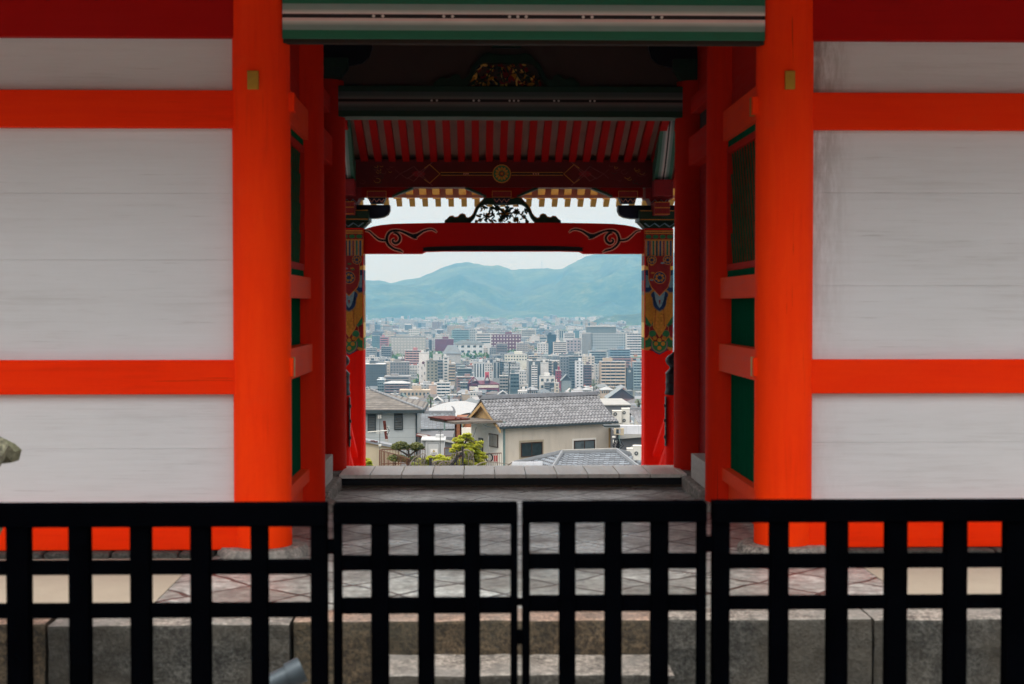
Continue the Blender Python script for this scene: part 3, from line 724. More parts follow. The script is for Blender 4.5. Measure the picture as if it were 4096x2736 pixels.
# bracket wings under the purlin, centre and ends, and the strut
wing = [(0, 39), (62, 39), (60, 34), (72, 30), (105, 18), (120, 12), (145, 0), (0, 0)]
def Wp(cx, dx, y): return Uz(cx + dx, y)
for cx, sides in ((2007, (-1, 1)), (1506, (-1, 1)), (2513, (-1, 1))):
    for sg in sides:
        lim = 145 if (cx == 2007 or (cx < 2007) == (sg > 0)) else 60
        w_ = MB(); pts = [(min(dx, lim), 748 + dz) for dx, dz in wing if True]
        w_.prism([Wp(cx, sg * dx, y) for dx, y in pts], UD + .04, UD + .2)
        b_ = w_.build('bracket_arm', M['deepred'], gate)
        if lim > 100:
            MB().ribbon([Wp(cx, sg * dx, y) for dx, y in smooth([(145, 749.), (125, 757), (105, 765), (80, 775), (62, 783)])], 9 * ur, UD + .035, UD + .201).build('carved_edge', M['darkgreen'], b_)
            MB().ribbon([Wp(cx, sg * dx, y) for dx, y in smooth([(62, 780.), (80, 770), (86, 760), (80, 755), (75, 760)])], 2.2 * ur, UD + .034, UD + .04).build('scroll', M['darkred'], b_)
    mb = MB(); q = lambda dx, y: Uz(cx + dx, y)
    mb.prism([q(-39, 763), q(39, 763), q(39, 789), q(-39, 789)], UD + .02, UD + .24, 0)
    mb.prism([q(-36, 789), q(36, 789), q(26, 812), q(-26, 812)], UD + .03, UD + .22, 1)
    for (y_a, y_b, xx) in ((763, 765, 39), (787, 789, 39)): mb.prism([q(-xx, y_a), q(xx, y_a), q(xx, y_b), q(-xx, y_b)], UD + .015, UD + .02, 2)
    for sg in (-1, 1): mb.prism([q(sg * 39, 765), q(sg * 37, 765), q(sg * 37, 787), q(sg * 39, 787)], UD + .015, UD + .02, 2)
    zz = [(-30 + 10 * k, 808 if k % 2 else 795) for k in range(7)]; mb.ribbon([q(x, y) for x, y in zz], 2.4 * ur, UD + .025, UD + .04, 3)
    mb.build('bearing_block', [M['darkred'], M['navy'], M['goldpaint'], M['pink']], gate)
sc18 = (PD - .05) / FPX
frog_leg(P(2011, 891, PD).x, P(2011, 892, PD).z, sc18, PD - .06, PD + .06, 11, gate, 70, [0, 4, 0, 1, 4, 0])
for s, X in ((1, PXL), (-1, PXR)):
    q = lambda dx, y: (X + s * dx, P(2011, y, PD - .1).z)
    # tapered neck, square capital, round-ended arm, projecting blocks
    MB().prism([q(-.17, 916), q(.17, 916), q(.27, 885), q(-.27, 885)], PD - .17, PD + .17).prism([q(-.27, 885), q(.27, 885), q(.27, 842), q(-.27, 842)], PD - .27, PD + .27).build('capital_block', M['darkgreen'], gate, bevel=.005)
    MB().ribbon([q(-.2 + .066 * k, 908 if k % 2 else 894) for k in range(7)], .01, PD - .235, PD - .17).build('zigzag_paint', M['paleblue'], gate)
    fr = MB()
    for xx0, xx1, ya_, yb_ in ((-.26, .26, 844, 847), (-.26, .26, 879, 882)): fr.prism([q(xx0, ya_), q(xx1, ya_), q(xx1, yb_), q(xx0, yb_)], PD - .274, PD - .269)
    fr.build('edge_line', M['goldpaint'], gate)
    MB().prism([q(-.3, 873), q(.36, 873), q(.45, 868), q(.51, 858), q(.535, 842), q(.535, 820), q(-.3, 820)], PD - .1, PD + .1).build('bracket_arm', M['navy'], gate, bevel=.004)
    MB().box(X - .1, X + .1, PD - .5, PD + .3, q(0, 865)[1], q(0, 815)[1]).build('bracket_arm', M['darkred'], gate, bevel=.01)
    fr = MB()
    for ya_, yb_ in ((815, 818), (836, 840), (862, 865)): fr.box(X - .1, X + .1, PD - .505, PD - .499, q(0, yb_)[1], q(0, ya_)[1])
    fr.build('edge_line', M['goldpaint'], gate)
    MB().prism([q(-.1, 820), q(.1, 820), q(.14, 795), q(-.14, 795)], PD - .2, PD + .2).prism([q(-.18, 795), q(.18, 795), q(.18, 735), q(-.18, 735)], PD - .2, PD + .2).build('bearing_block', M['darkred'], gate, bevel=.004)
    MB().ribbon([q(-.1 + .04 * k, 812 if k % 2 else 800) for k in range(6)], .008, PD - .21, PD - .2).build('zigzag_paint', M['paleblue'], gate)
    # curved striped beam tying the gate to the porch pillar
    gm = gradation('painted_tie_' + ('one' if s > 0 else 'two'), 0, X - .11, X + .11, .5)
    mb = MB(); npts = 14; pr = []
    for k in range(npts + 1):
        t = k / npts; y = R3 + .1 + t * (18.55 - R3 - .1); u_ = min(1, max(0, (t - .42) / .58)); z = 2.85 - 1.27 * u_ * u_ * (3 - 2 * u_); pr.append((y, z))
    for (ya_, z0_), (yb_, z1_) in zip(pr, pr[1:]):
        mb.prismx([(ya_, z0_), (yb_, z1_), (yb_, z1_ + .28), (ya_, z0_ + .28)], X - .11, X + .11)
    mb.build('curved_tie_beam', gm, gate)
    MB().box(X - .11, X + .11, 18.3, 18.62, 1.42, 1.62).build('tie_beam_end', M['darkred'], gate)

# porch eaves: rafters with gilt tips, pale boards between, roof above
zr = lambda D: 2.30 - .365 * (D - 17.5)
x = XL - 1.6; k = 0
while x < XR + 1.6:
    vis = -2.0 < x < 2.75
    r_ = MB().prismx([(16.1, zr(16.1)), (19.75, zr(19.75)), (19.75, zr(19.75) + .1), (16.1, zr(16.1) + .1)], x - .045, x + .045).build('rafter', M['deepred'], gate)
    if vis:
        MB().prismx([(19.42, zr(19.42) - .004), (19.755, zr(19.755) - .004), (19.755, zr(19.755) + .09), (19.42, zr(19.42) + .09)], x - .049, x + .049).build('gilt_tip', M['goldleaf'], r_)
        xo = x + .02
        f_ = MB().prismx([(19.5, zr(19.5) + .012), (20.02, zr(20.02) + .012), (20.02, zr(20.02) + .08), (19.5, zr(19.5) + .08)], xo - .036, xo + .036).build('flying_rafter', M['ver_in'], gate)
        MB().prismx([(19.80, zr(19.80) + .008), (20.024, zr(20.024) + .008), (20.024, zr(20.024) + .075), (19.80, zr(19.80) + .075)], xo - .038, xo + .038).build('gilt_tip', M['gold'], f_)
    x += .181
MB().prismx([(16.1, zr(16.1) + .1), (19.78, zr(19.78) + .1), (19.78, zr(19.78) + .13), (16.1, zr(16.1) + .13)], XL - 1.7, XR + 1.7).build('eaves_boards', M['palebd'], gate)
M['fasciab'] = simple('pale_pink_fascia_board', (.60, .36, .28), .8, .15, 8)
MB().box(XL - .9, XR + .9, 19.62, 19.68, zr(19.75) + .004, zr(19.62) + .1).build('fascia_board', M['fasciab'], gate)
M['bark'] = simple('cypress_bark_roof', (.09, .07, .05), .95, .25, 20, (1, .3, 1), .5, .02)
MB().prismx([(16.0, zr(16) + .14), (19.78, zr(19.78) + .14), (19.78, zr(19.78) + .30), (16.0, zr(16) + .5)], XL - 1.8, XR + 1.8).build('porch_roof', M['bark'], gate)

# main roof of the gate
MB().prismx([(8.55, 2.42), (8.55, 2.75), (13.5, 5.9), (18.3, 3.0), (18.3, 2.75), (R3, 3.46), (R1, 3.10)], -7.2, 7.9).build('roof', M['bark'], gate)
zf = lambda D: 2.30 + (D - 8.5) * .3
x = -7.1
while x < 7.8:
    MB().prismx([(8.55, zf(8.55)), (R1, zf(R1)), (R1, zf(R1) + .1), (8.55, zf(8.55) + .1)], x - .05, x + .05).build('rafter', M['ver_h'], gate); x += .3 if not hasattr(x, 'z') else .3
MB().box(-7.1, 7.8, 8.51, 8.61, 2.18, 2.33).build('eaves_board', M['ver_h'], gate)

# ------------------------------------------------------------------ STONE PLATFORM, STEP, GROUND
EDGE = 8.72; GZ = -2.30
tag(MB().box(-9, 9.7, EDGE + .36, 16.2, FL - .25, FL).build('paving', M['paving']), kind='structure')
for xa, xb in ((-9, -2.12), (2.86, 9.7)):
    w = MB(); pts = [(xa, EDGE + .38), (xb, EDGE + .38), (xb + (-.03 if xa < 0 else .04), 10.95), (xa, 10.95)]
    w.hexa([(x, y, FL + .001) for x, y in pts], [(x, y, FL + .005) for x, y in pts])
    tag(w.build('rammed_earth_floor', M['cream']), kind='structure')
plat = thing('stone_platform', (XC, EDGE, GZ), 'rough granite kerb of the gate platform seen through the black lattice fence', 'stone kerb')
ks = [(-9, -6.9, 'g'), (-6.9, -4.6, 'b'), (-4.6, -2.64, 'b'), (-2.64, -1.15, 'g'), (-1.15, -.02, 'b'), (-.02, 1.14, 'b'), (1.14, 2.45, 'g'), (2.45, 4.0, 'g'), (4.0, 6, 'g'), (6, 9.7, 'g')]
def rough_block(x0, x1, y0, y1, z0, z1, mats, name, par, seed, amp=.018):
    me_b = MB(); nx, nz, ny = max(4, int((x1 - x0) / .07)), 7, 5
    rr = lambda p: mnoise.noise(Vector(p) * 9 + Vector((seed, 0, 0))) * amp + mnoise.noise(Vector(p) * 3 + Vector((seed, 5, 0))) * amp
    def pt(i, a):   # a in 0..1 runs up the face then back over the top
        x = x0 + (x1 - x0) * i / nx
        if a <= .6: z = z0 + (z1 - z0 - .02) * a / .6; y = y0
        elif a <= .7: t = (a - .6) / .1; z = z1 - .02 + .02 * math.sin(t * 1.57); y = y0 + .025 * (1 - math.cos(t * 1.57))
        else: z = z1; y = y0 + .025 + (y1 - y0 - .025) * (a - .7) / .3
        q = rr((x, y, z)); endp = min(i, nx - i) == 0
        return (x + (.0 if not endp else (.006 if i == 0 else -.006)), y + (q * 1.3 if a <= .7 else 0), z + (q * .35 if a > .65 else 0))
    av = [k / 10 * .6 for k in range(11)] + [.65, .7, .8, .9, 1]
    g = [[pt(i, a) for a in av] for i in range(nx + 1)]
    for i in range(nx):
        for j in range(len(av) - 1): me_b.face([g[i][j], g[i + 1][j], g[i + 1][j + 1], g[i][j + 1]], 0 if av[j] < .62 else 1)
    for gi, rev in ((g[0], 1), (g[-1], 0)):
        pts = gi + [(gi[0][0], y1, z0)]; me_b.face(pts[::-1] if rev else pts, 0)
    o = me_b.build(name, mats, par, smooth=True); return o
for i, (a, b, t) in enumerate(ks):
    rough_block(a + .006, b - .006, EDGE + rnd.uniform(-.02, .02), EDGE + .36, -2.75, FL + rnd.uniform(-.004, .01), [M['granite' if t == 'g' else 'granite_brown'], M['granite_top' if t == 'g' else 'granite_pink']], 'kerb_block', plat, i * 3.1)
step = rough_block(-.56, 1.15, EDGE - .48, EDGE + .02, -2.75, FL - .205, [M['granite'], M['granite_top']], 'step_stone', None, 41)
tag(step, 'low worn stone step in front of the middle of the platform', 'stone step')

def terr(y):
    T = [(-300, 30), (-60, 12), (-17, 2), (-12, -2.45), (EDGE, -2.45), (EDGE + .3, -2.45), (16, -2.45), (19.8, -2.46), (30, -7.0), (60, -11.5), (100, -17), (300, -38), (600, -60), (1000, -77), (1350, -85), (40000, -85)]
    for (a, za), (b, zb_) in zip(T, T[1:]):
        if y <= b: return za + (zb_ - za) * (y - a) / (b - a)
    return -85
ys = [-200, -60, -17, -12, 0, 4, 8, 12, 16, 19.8, 22, 25, 30, 45, 60, 80, 100, 200, 300, 450, 600, 800, 1000, 1350, 2000, 3500, 6000, 9000, 16000]
mb = MB()
for a, b in zip(ys, ys[1:]):
    wa, wb = max(60, abs(a) * .8 + 60), max(60, abs(b) * .8 + 60)
    mb.face([(-wa, a, terr(a)), (wa, a, terr(a)), (wb, b, terr(b)), (-wb, b, terr(b))], 2 if b <= -12 else 0 if b <= 25 else 1)
M['town'] = simple('town_ground', (.13, .14, .12), .95, .35, .02, bmp=0)
M['unseen_slope'] = simple('unseen_wooded_slope', (.05, .07, .03), .95, .4, .8)  # unseen rise behind the camera, added to hold back low sky light
tag(mb.build('ground', [M['gravel'], M['town'], M['unseen_slope']]), kind='structure')
# stairs going down outside the porch
mb = MB()
mb.box(-3.2, 3.9, 16.06, 19.7, -2.44, -2.38)
st_ = mb.build('stair_landing', M['deckwood']); tag(st_, kind='structure')
mb = MB()
for k in range(16): mb.box(-3.2, 3.9, 19.7 + k * .33, 20.03 + k * .33, terr(20 + k * .33) - .6, -2.42 - .15 * (k + 1) - 0.001 * k)
tag(mb.build('stairs', M['granite_top']), kind='structure')

# railings with black onion finials beside the stairs
for s, X, side in ((1, -1.655, 'left'), (-1, 2.375, 'right')):
    r_ = thing('stair_railing', (X, 17.2, -2.38), 'vermilion stair railing with black onion-shaped finial, by the %s porch pillar' % side, 'railing', 'stair railings at the porch')
    ztop = Zd(905, 17.2)
    n_ = MB().lathe([(.105, -2.38), (.105, ztop)], (X, 17.2, 0), 28).build('newel_post', M['pillar'], r_, smooth=True)
    prof = [(.108, 0), (.112, .02), (.108, .04), (.1, .06), (.1, .13), (.108, .145), (.1, .16), (.1, .24), (.108, .255), (.1, .27), (.07, .30), (.052, .325), (.06, .345), (.092, .375), (.105, .41), (.098, .445), (.07, .475), (.03, .50), (.006, .525)]
    MB().lathe(prof, (X, 17.2, ztop), 28).build('finial', M['black'], n_, smooth=True)
    for zz in (-.12, -.3, -.5): MB().tube((X + s * .105, 17.16, ztop + zz - .012), (X + s * .125, 17.16, ztop + zz - .012), .02, n=10).build('stud', M['black'], n_, smooth=True)
    MB().box(*sorted((X + s * .1, X + s * .112)), 17.1, 17.2, ztop - .62, ztop - .02).build('strap', M['black'], n_)
    Xb = X + s * .02
    for dz, hh in ((-.22, .07), (-.62, .09), (-1.05, .09)):
        mb = MB(); mb.prismx([(17.25, ztop + dz), (23.5, ztop + dz - 3.0), (23.5, ztop + dz - 3.0 + hh), (17.25, ztop + dz + hh)], Xb - .05, Xb + .05)
        mb.build('hand_rail' if dz > -.3 else 'rail', M['pillar'], r_, bevel=.01)

# ------------------------------------------------------------------ LATTICE FENCE
FD, FT = 6.0, .07
def fence(name, x0, x1, bars, toprail, rails, label, cat, group, hinge=None, base=-2.45):
    root = thing(name, (P((x0 + x1) / 2, 1800, FD).x, FD + FT / 2, base), label, cat, group)
    X = lambda x: P(x, 2200, FD).x
    Z = lambda y: P(2000, y, FD).z
    MB().box(X(x0), X(x1), FD - .012, FD + FT + .012, Z(toprail[1]), Z(toprail[0])).build('top_rail', M['blackpaint'], root, bevel=.006)
    for a, b in bars: MB().box(X(a), X(b), FD, FD + FT, base + .02, Z(toprail[1])).build('upright', M['blackpaint'], root, bevel=.004)
    for a, b in rails: MB().box(X(x0), X(x1), FD + .012, FD + FT - .012, Z(b), Z(a)).build('cross_rail', M['blackpaint'], root, bevel=.004)
    for zz in (base + .45, base + .1): MB().box(X(x0), X(x1), FD + .012, FD + FT - .012, zz, zz + .09).build('cross_rail', M['blackpaint'], root, bevel=.004)
    return root, X, Z
lb = [(1241, 1307), (1001, 1067), (759, 836), (518, 596), (272, 352), (22, 111)] + [(22 - 245 * k, 104 - 245 * k) for k in range(1, 6)]
fence('lattice_fence', -1210, 1307, lb, (2013, 2103), [(2241, 2296), (2413, 2469)], 'black lattice fence panel left of the small gate, before the left white wall', 'fence', 'black lattice fence panels')
rbr = [(2853, 2921), (3086, 3157), (3316, 3395), (3551, 3632), (3790, 3872), (4028, 4108)] + [(4028 + 240 * k, 4108 + 240 * k) for k in range(1, 6)]
fence('lattice_fence', 2853, 5310, rbr, (2010, 2094), [(2226, 2282), (2395, 2448)], 'black lattice fence panel right of the small gate, before the right white wall', 'fence', 'black lattice fence panels')
g1, X_, Z_ = fence('gate_leaf', 1332, 2071, [(1332, 1364), (1483, 1553), (1671, 1737), (1857, 1921), (2043, 2071)], (2014, 2097), [(2226, 2283), (2396, 2457)], 'left leaf of the black lattice gate, closed below the passage', 'gate leaf', 'leaves of the low lattice gate')
g2, X_, Z_ = fence('gate_leaf', 2089, 2827, [(2089, 2120), (2238, 2303), (2422, 2489), (2607, 2676), (2793, 2827)], (2012, 2092), [(2222, 2281), (2390, 2452)], 'right leaf of the black lattice gate, closed below the passage', 'gate leaf', 'leaves of the low lattice gate')
for root, xa, xb, ya, yb in ((g1, 1305, 1334, 2160, 2216), (g2, 2825, 2855, 2155, 2212)):
    MB().box(X_(xa), X_(xb), FD + .01, FD + FT - .01, Z_(yb), Z_(ya)).build('hinge', M['blackpaint'], root, bevel=.003)
for xa, xb, ya, yb in ((2069, 2091, 2402, 2425), (2069, 2091, 2528, 2580)):
    MB().box(X_(xa), X_(xb), FD + .01, FD + FT - .02, Z_(yb), Z_(ya)).build('latch', M['blackpaint'], g1, bevel=.003)

# stone lantern at the left edge
lx, ly = -3.02, 8.0
lan = thing('stone_lantern', (lx, ly, -2.45), 'mossy stone lantern with upturned roof at the left edge, mostly cut off', 'stone lantern')
def hexring(r, z, lift=0): return [(lx + r * math.cos(R(60 * k)), ly + r * math.sin(R(60 * k)), z + lift) for k in range(6)]
zk = Zd(1040, 8.0, 38)
mb = MB(); n6 = 6
sec = [(.44, -.06), (.455, 0), (.42, .035), (.33, .085), (.22, .15), (.12, .21), (.06, .25)]
rings = []
for r, dz in sec:
    ring = []
    for k in range(24):
        t = 2 * math.pi * k / 24; c6 = math.cos(math.pi / 6) / math.cos(((t + math.pi / 6) % (math.pi / 3)) - math.pi / 6)
        corner = max(0, math.cos(3 * t)) ** 6 if True else 0
        corner = max(0, math.cos(6 * t)) ** 3
        ring.append((lx + r * c6 * math.cos(t), ly + r * c6 * math.sin(t), zk + dz + (.05 * corner if r > .3 else 0)))
    rings.append(ring)
for a, b in zip(rings, rings[1:]):
    for k in range(24): mb.face([a[k], a[(k + 1) % 24], b[(k + 1) % 24], b[k]])
mb.face(rings[0][::-1]); mb.face(rings[-1])
mb.build('roof', M['lantern'], lan, smooth=True)
MB().lathe([(.05, .24), (.09, .27), (.1, .33), (.07, .38), (.02, .44)], (lx, ly, zk), 16).build('finial', M['lantern'], lan, smooth=True)
MB().hexa(hexring(.23, zk - .34), hexring(.25, zk - .06)).build('fire_box', M['lantern'], lan, bevel=.01)
MB().hexa(hexring(.36, zk - .44), hexring(.36, zk - .34)).hexa(hexring(.24, zk - .56), hexring(.36, zk - .441)).build('shelf', M['lantern'], lan, bevel=.015)
MB().lathe([(.15, -2.2), (.14, -1.9), (.155, -1.85), (.14, -1.8), (.15, zk - .561)], (lx, ly, 0), 24).build('shaft', M['lantern'], lan, smooth=True)
MB().hexa(hexring(.34, -2.46), hexring(.30, -2.2)).build('foot', M['lantern'], lan, bevel=.02)

# small floodlight between fence and platform
c = Pd(652, 1553, 7.4); fl = thing('floodlight', (c.x, c.y, -2.45), 'small grey cylinder floodlight on the ground behind the black fence', 'floodlight')
ax = Vector((.9, .25, .38)).normalized()
mb = MB(); mb.tube(c - ax * .11, c + ax * .02, .052, .055, 28); mb.tube(c + ax * .02, c + ax * .10, .066, .068, 28); mb.build('housing', M['lamp'], fl, smooth=True)
mb = MB(); mb.tube(c + ax * .1, c + ax * .102, .058, .058, 24); mb.build('lens', M['glass'], fl)
MB().tube((c.x - .02, c.y, -2.45), c - ax * .04, .02, .018, 12).build('stake', M['black'], fl)
MB().tube(c - ax * .16, c - ax * .11, .03, .045, 16).build('gland', M['black'], fl)
# ------------------------------------------------------------------ NEAR HOUSES BELOW THE GATE
class Fr:
    """local frame of a house: u along its front, v away from us"""
    def __init__(s, C, deg):
        s.C = Vector((C[0], C[1], 0)); a = R(deg); s.u = Vector((math.cos(a), math.sin(a), 0)); s.v = Vector((-math.sin(a), math.cos(a), 0))
    def pt(s, a, b, z): q = s.C + s.u * a + s.v * b; return (q.x, q.y, z)
    def box(s, mb, a0, a1, b0, b1, z0, z1, m=None):
        return mb.hexa([s.pt(a0, b0, z0), s.pt(a1, b0, z0), s.pt(a1, b1, z0), s.pt(a0, b1, z0)], [s.pt(a0, b0, z1), s.pt(a1, b0, z1), s.pt(a1, b1, z1), s.pt(a0, b1, z1)], m)
    def px(s, x, y, b=0):
        d = P(x, y, 1); p0 = s.C + s.v * b; t = p0.dot(s.v) / Vector((d.x, d.y, 0)).dot(s.v); q = d * t
        return ((Vector((q.x, q.y, 0)) - s.C).dot(s.u), q.z)
    def py(s, x, y, a=0):
        d = P(x, y, 1); p0 = s.C + s.u * a; t = p0.dot(s.u) / Vector((d.x, d.y, 0)).dot(s.u); q = d * t
        return ((Vector((q.x, q.y, 0)) - s.C).dot(s.v), q.z)
    def slab(s, mb, pts, t, m=None):
        """pts: (a, b, z) of the top; thickness t downwards"""
        top = [s.pt(*p) for p in pts]; bot = [(x, y, z - t) for x, y, z in top]
        return mb.hexa(bot, top, m)

def tiles(name, col, w=.28, h=.24, dark=.045, wav=.34):
    m, nt, p = new_mat(name)
    tc = N(nt, 'ShaderNodeTexCoord'); sp = N(nt, 'ShaderNodeSeparateXYZ'); nt.links.new(tc.outputs['UV'], sp.inputs[0])
    u = math_(nt, 'DIVIDE', sp.outputs[0], w); v = math_(nt, 'DIVIDE', sp.outputs[1], h)
    su = math_(nt, 'SINE', math_(nt, 'MULTIPLY', u, 6.28318))
    vv = math_(nt, 'ADD', v, math_(nt, 'MULTIPLY', su, wav * .5)); fv = math_(nt, 'FRACT', vv)
    fu = math_(nt, 'FRACT', u)
    cid = N(nt, 'ShaderNodeCombineXYZ'); nt.links.new(math_(nt, 'FLOOR', u), cid.inputs[0]); nt.links.new(math_(nt, 'FLOOR', vv), cid.inputs[1])
    wn_ = N(nt, 'ShaderNodeTexWhiteNoise'); nt.links.new(cid.outputs[0], wn_.inputs[0])
    c = ramp(nt, wn_.outputs[0], [(0, mul(col, .72)), (.5, col), (1, mul(col, 1.22))])
    n = noise_(nt, coords(nt, 'World'), .9, 5); c = mixc(nt, .5, c, ramp(nt, n, [(.35, .6), (.65, 1.2)]), 'MULTIPLY')
    line = ramp(nt, fv, [(.0, 1), (.3, .95), (.42, 0)])
    side = ramp(nt, fu, [(.0, .7), (.10, 0), (.93, 0), (1, .7)])
    k = math_(nt, 'MAXIMUM', line, side); c = mixc(nt, k, c, (dark, dark, dark * 1.1))
    nt.links.new(c, p.inputs['Base Color']); p.inputs['Roughness'].default_value = .65; p.inputs['Specular IOR Level'].default_value = .25
    bump(nt, p, math_(nt, 'ADD', math_(nt, 'MULTIPLY', fv, -.5), math_(nt, 'MULTIPLY', su, .5)), .6, .05); return m
M['tile'] = tiles('grey_roof_tiles', (.24, .245, .255), .30, .30, .055)
M['tile_s'] = tiles('small_grey_roof_tiles', (.20, .225, .245), .34, .28, .06)
M['tile_b'] = tiles('blue_grey_roof_tiles', (.20, .23, .26), .34, .32, .05, .25)
M['ridge'] = simple('ridge_tile', (.22, .23, .25), .5, .2, 4)
M['ridge_l'] = simple('pale_ridge_tile', (.22, .235, .25), .5, .15, 4)
def lines_mat(name, col, axis, step, width, dark, rough=.7, var=.15, vec='UV'):
    m, nt, p = new_mat(name)
    tc = N(nt, 'ShaderNodeTexCoord'); sp = N(nt, 'ShaderNodeSeparateXYZ'); nt.links.new(tc.outputs['UV'], sp.inputs[0])
    f = math_(nt, 'FRACT', math_(nt, 'DIVIDE', sp.outputs[axis], step))
    k = ramp(nt, f, [(0, 1), (width * .7, 1), (width, 0)])
    n = noise_(nt, coords(nt, 'World', (1, 1, .5)), 1.4, 6, .65)
    c = ramp(nt, n, [(.3, mul(col, 1 - var)), (.55, col), (.7, mul(col, 1 + var))])
    c = mixc(nt, k, c, dark); nt.links.new(c, p.inputs['Base Color']); p.inputs['Roughness'].default_value = rough; return m
M['siding'] = lines_mat('pale_grey_siding', (.36, .395, .40), 1, .62, .06, (.27, .30, .31), var=.06)
M['slate'] = lines_mat('weathered_brown_slates', (.17, .155, .135), 1, .42, .35, (.07, .062, .055), var=.5)
M['stucco'] = simple('stained_beige_stucco', (.60, .54, .45), .9, .13, 1.6, (1, 1, .25), .1, .01)
M['stuccow'] = simple('cream_white_stucco', (.80, .77, .69), .9, .08, 2)
M['wallbeige'] = simple('streaked_beige_wall', (.42, .36, .26), .9, .18, 1.5, (1, 1, .3))
M['gableb'] = simple('tan_gable_plaster', (.42, .28, .13), .9, .1, 3)
M['trimdark'] = simple('dark_gutter_paint', (.035, .05, .055), .5, .2, 5)
M['trimbrown'] = simple('brown_window_frame', (.06, .035, .025), .5, .2, 5)
M['rust'] = simple('rust_red_steel', (.10, .022, .015), .8, .35, 8)
M['rail'] = simple('brown_railing_paint', (.14, .06, .035), .7, .25, 8)
M['acwhite'] = simple('off_white_appliance_casing', (.62, .61, .56), .5, .06, 6)
M['greywall'] = simple('dark_grey_wall', (.15, .155, .165), .8, .12, 2)  # plain dark grey, the walls' own colour
M['whitepanel'] = lines_mat('white_parapet_panels', (.62, .64, .68), 0, .9, .05, (.5, .52, .55))
M['whitemetal'] = lines_mat('white_seamed_metal_roof', (.36, .37, .37), 0, .45, .12, (.33, .34, .35), .5)
M['cab'] = simple('pale_grey_cabinet', (.44, .45, .45), .5, .05, 4)
M['orangew'] = simple('orange_brown_wall', (.26, .11, .06), .9, .12, 3)
M['glassl'] = simple('grey_window_glass', (.10, .13, .14), .12, .35, 2, bmp=0, spec=.9)
M['curtain'] = simple('window_curtain', (.32, .31, .27), .8, .1, 3)
M['sealgrey'] = simple('faded_green_steel', (.16, .24, .23), .7, .15, 5)
M['concrete'] = simple('concrete_cap', (.36, .36, .34), .85, .15, 4)
def win(fr, a0, a1, z0, z1, par, glass, frame, b=0, sash=1, name='window', trim=.07, mullion=True):
    w = MB(); t = trim
    for q in ((a0 - t, a1 + t, z1, z1 + t), (a0 - t, a1 + t, z0 - t, z0), (a0 - t, a0, z0, z1), (a1, a1 + t, z0, z1)):
        fr.box(w, q[0], q[1], b - .06, b + .02, q[2], q[3])
    if mullion: fr.box(w, (a0 + a1) / 2 - .03, (a0 + a1) / 2 + .03, b - .05, b + .02, z0, z1)
    o = w.build(name, M[frame], par)
    g = MB(); fr.box(g, a0, a1, b - .02, b + .02, z0, z1); g.build('pane', M[glass], o); return o

# --- main house: beige, grey tile gable roof, turned to the right
C0 = P(2012, 1700, 105); H = Fr(C0, 28)
h3 = thing('house', (C0.x, C0.y, terr(105) - 1), 'beige house with brown framed windows under a grey tiled gable roof', 'house')
Lh = H.px(2443, 1690)[0]; Wd = H.py(1886, 1700)[0]; ez = -8.55; gz = terr(105) - 1
b_ = MB(); H.box(b_, 0, Lh, .02, Wd, gz, ez - .22); b_.build('wall', M['stucco'], h3)
b_ = MB(); H.box(b_, -.03, 0, 0, Wd, gz, ez - .1); b_.build('side_wall', M['stuccow'], h3)
b_ = MB(); H.box(b_, Lh - .18, Lh + .06, -.04, .1, gz, ez - .3); b_.build('corner_board', M['gableb'], h3)
b_ = MB(); H.box(b_, .0, .14, -.1, .0, gz, ez - .05); b_.build('drain_pipe', M['sealgrey'], h3)
ov = .55; rz = -7.0; mid = Wd / 2; eo = .5
def zroof(b): return rz - abs(b - mid) * (rz - ez) / mid
r1 = MB(); a0, a1 = -.55, Lh + .35
nseg = 10
for i in range(nseg):
    t0, t1 = i / nseg, (i + 1) / nseg; cv = lambda t: -.18 * math.sin(math.pi * t)
    bb = lambda t: -eo + (mid + eo) * t; zz = lambda t: zroof(-eo) + (rz - zroof(-eo)) * t + cv(t)
    H.slab(r1, [(a0, bb(t0), zz(t0)), (a1, bb(t0), zz(t0)), (a1, bb(t1), zz(t1)), (a0, bb(t1), zz(t1))], .10)
    b2 = lambda t: Wd + eo - (mid + eo) * t
    H.slab(r1, [(a1, b2(t0), zz(t0)), (a0, b2(t0), zz(t0)), (a0, b2(t1), zz(t1)), (a1, b2(t1), zz(t1))], .10)
rf = r1.build('roof', M['tile'], h3)
mb = MB(); H.box(mb, a0 - .05, a1 + .05, mid - .16, mid + .16, rz - .05, rz + .16); H.box(mb, a0 - .05, a1 + .05, mid - .1, mid + .1, rz + .16, rz + .24); mb.build('ridge', M['ridge'], rf)
MB().lathe([(.12, 0), (.2, .15), (.14, .34), (.04, .44)], H.pt(a0 - .05, mid, rz + .1), 10).build('ridge_end_tile', M['ridge'], rf, smooth=True); MB().lathe([(.12, 0), (.18, .12), (.12, .26), (.03, .32)], H.pt(a1 + .02, mid, rz + .1), 10).build('ridge_end_tile', M['ridge'], rf, smooth=True)
mb = MB(); H.slab(mb, [(a0, -eo - .08, zroof(-eo) - .08), (a1, -eo - .08, zroof(-eo) - .08), (a1, -eo + .06, zroof(-eo) - .06), (a0, -eo + .06, zroof(-eo) - .06)], .14); mb.build('gutter', M['trimdark'], rf)
g = MB(); g.face([H.pt(-.2, -.1, ez - .2), H.pt(-.2, mid, rz - .35), H.pt(-.2, Wd + .1, ez - .2)]); g.face([H.pt(-.05, -.1, ez - .2), H.pt(-.05, Wd + .1, ez - .2), H.pt(-.05, mid, rz - .35)])
g.build('gable', M['gableb'], h3)
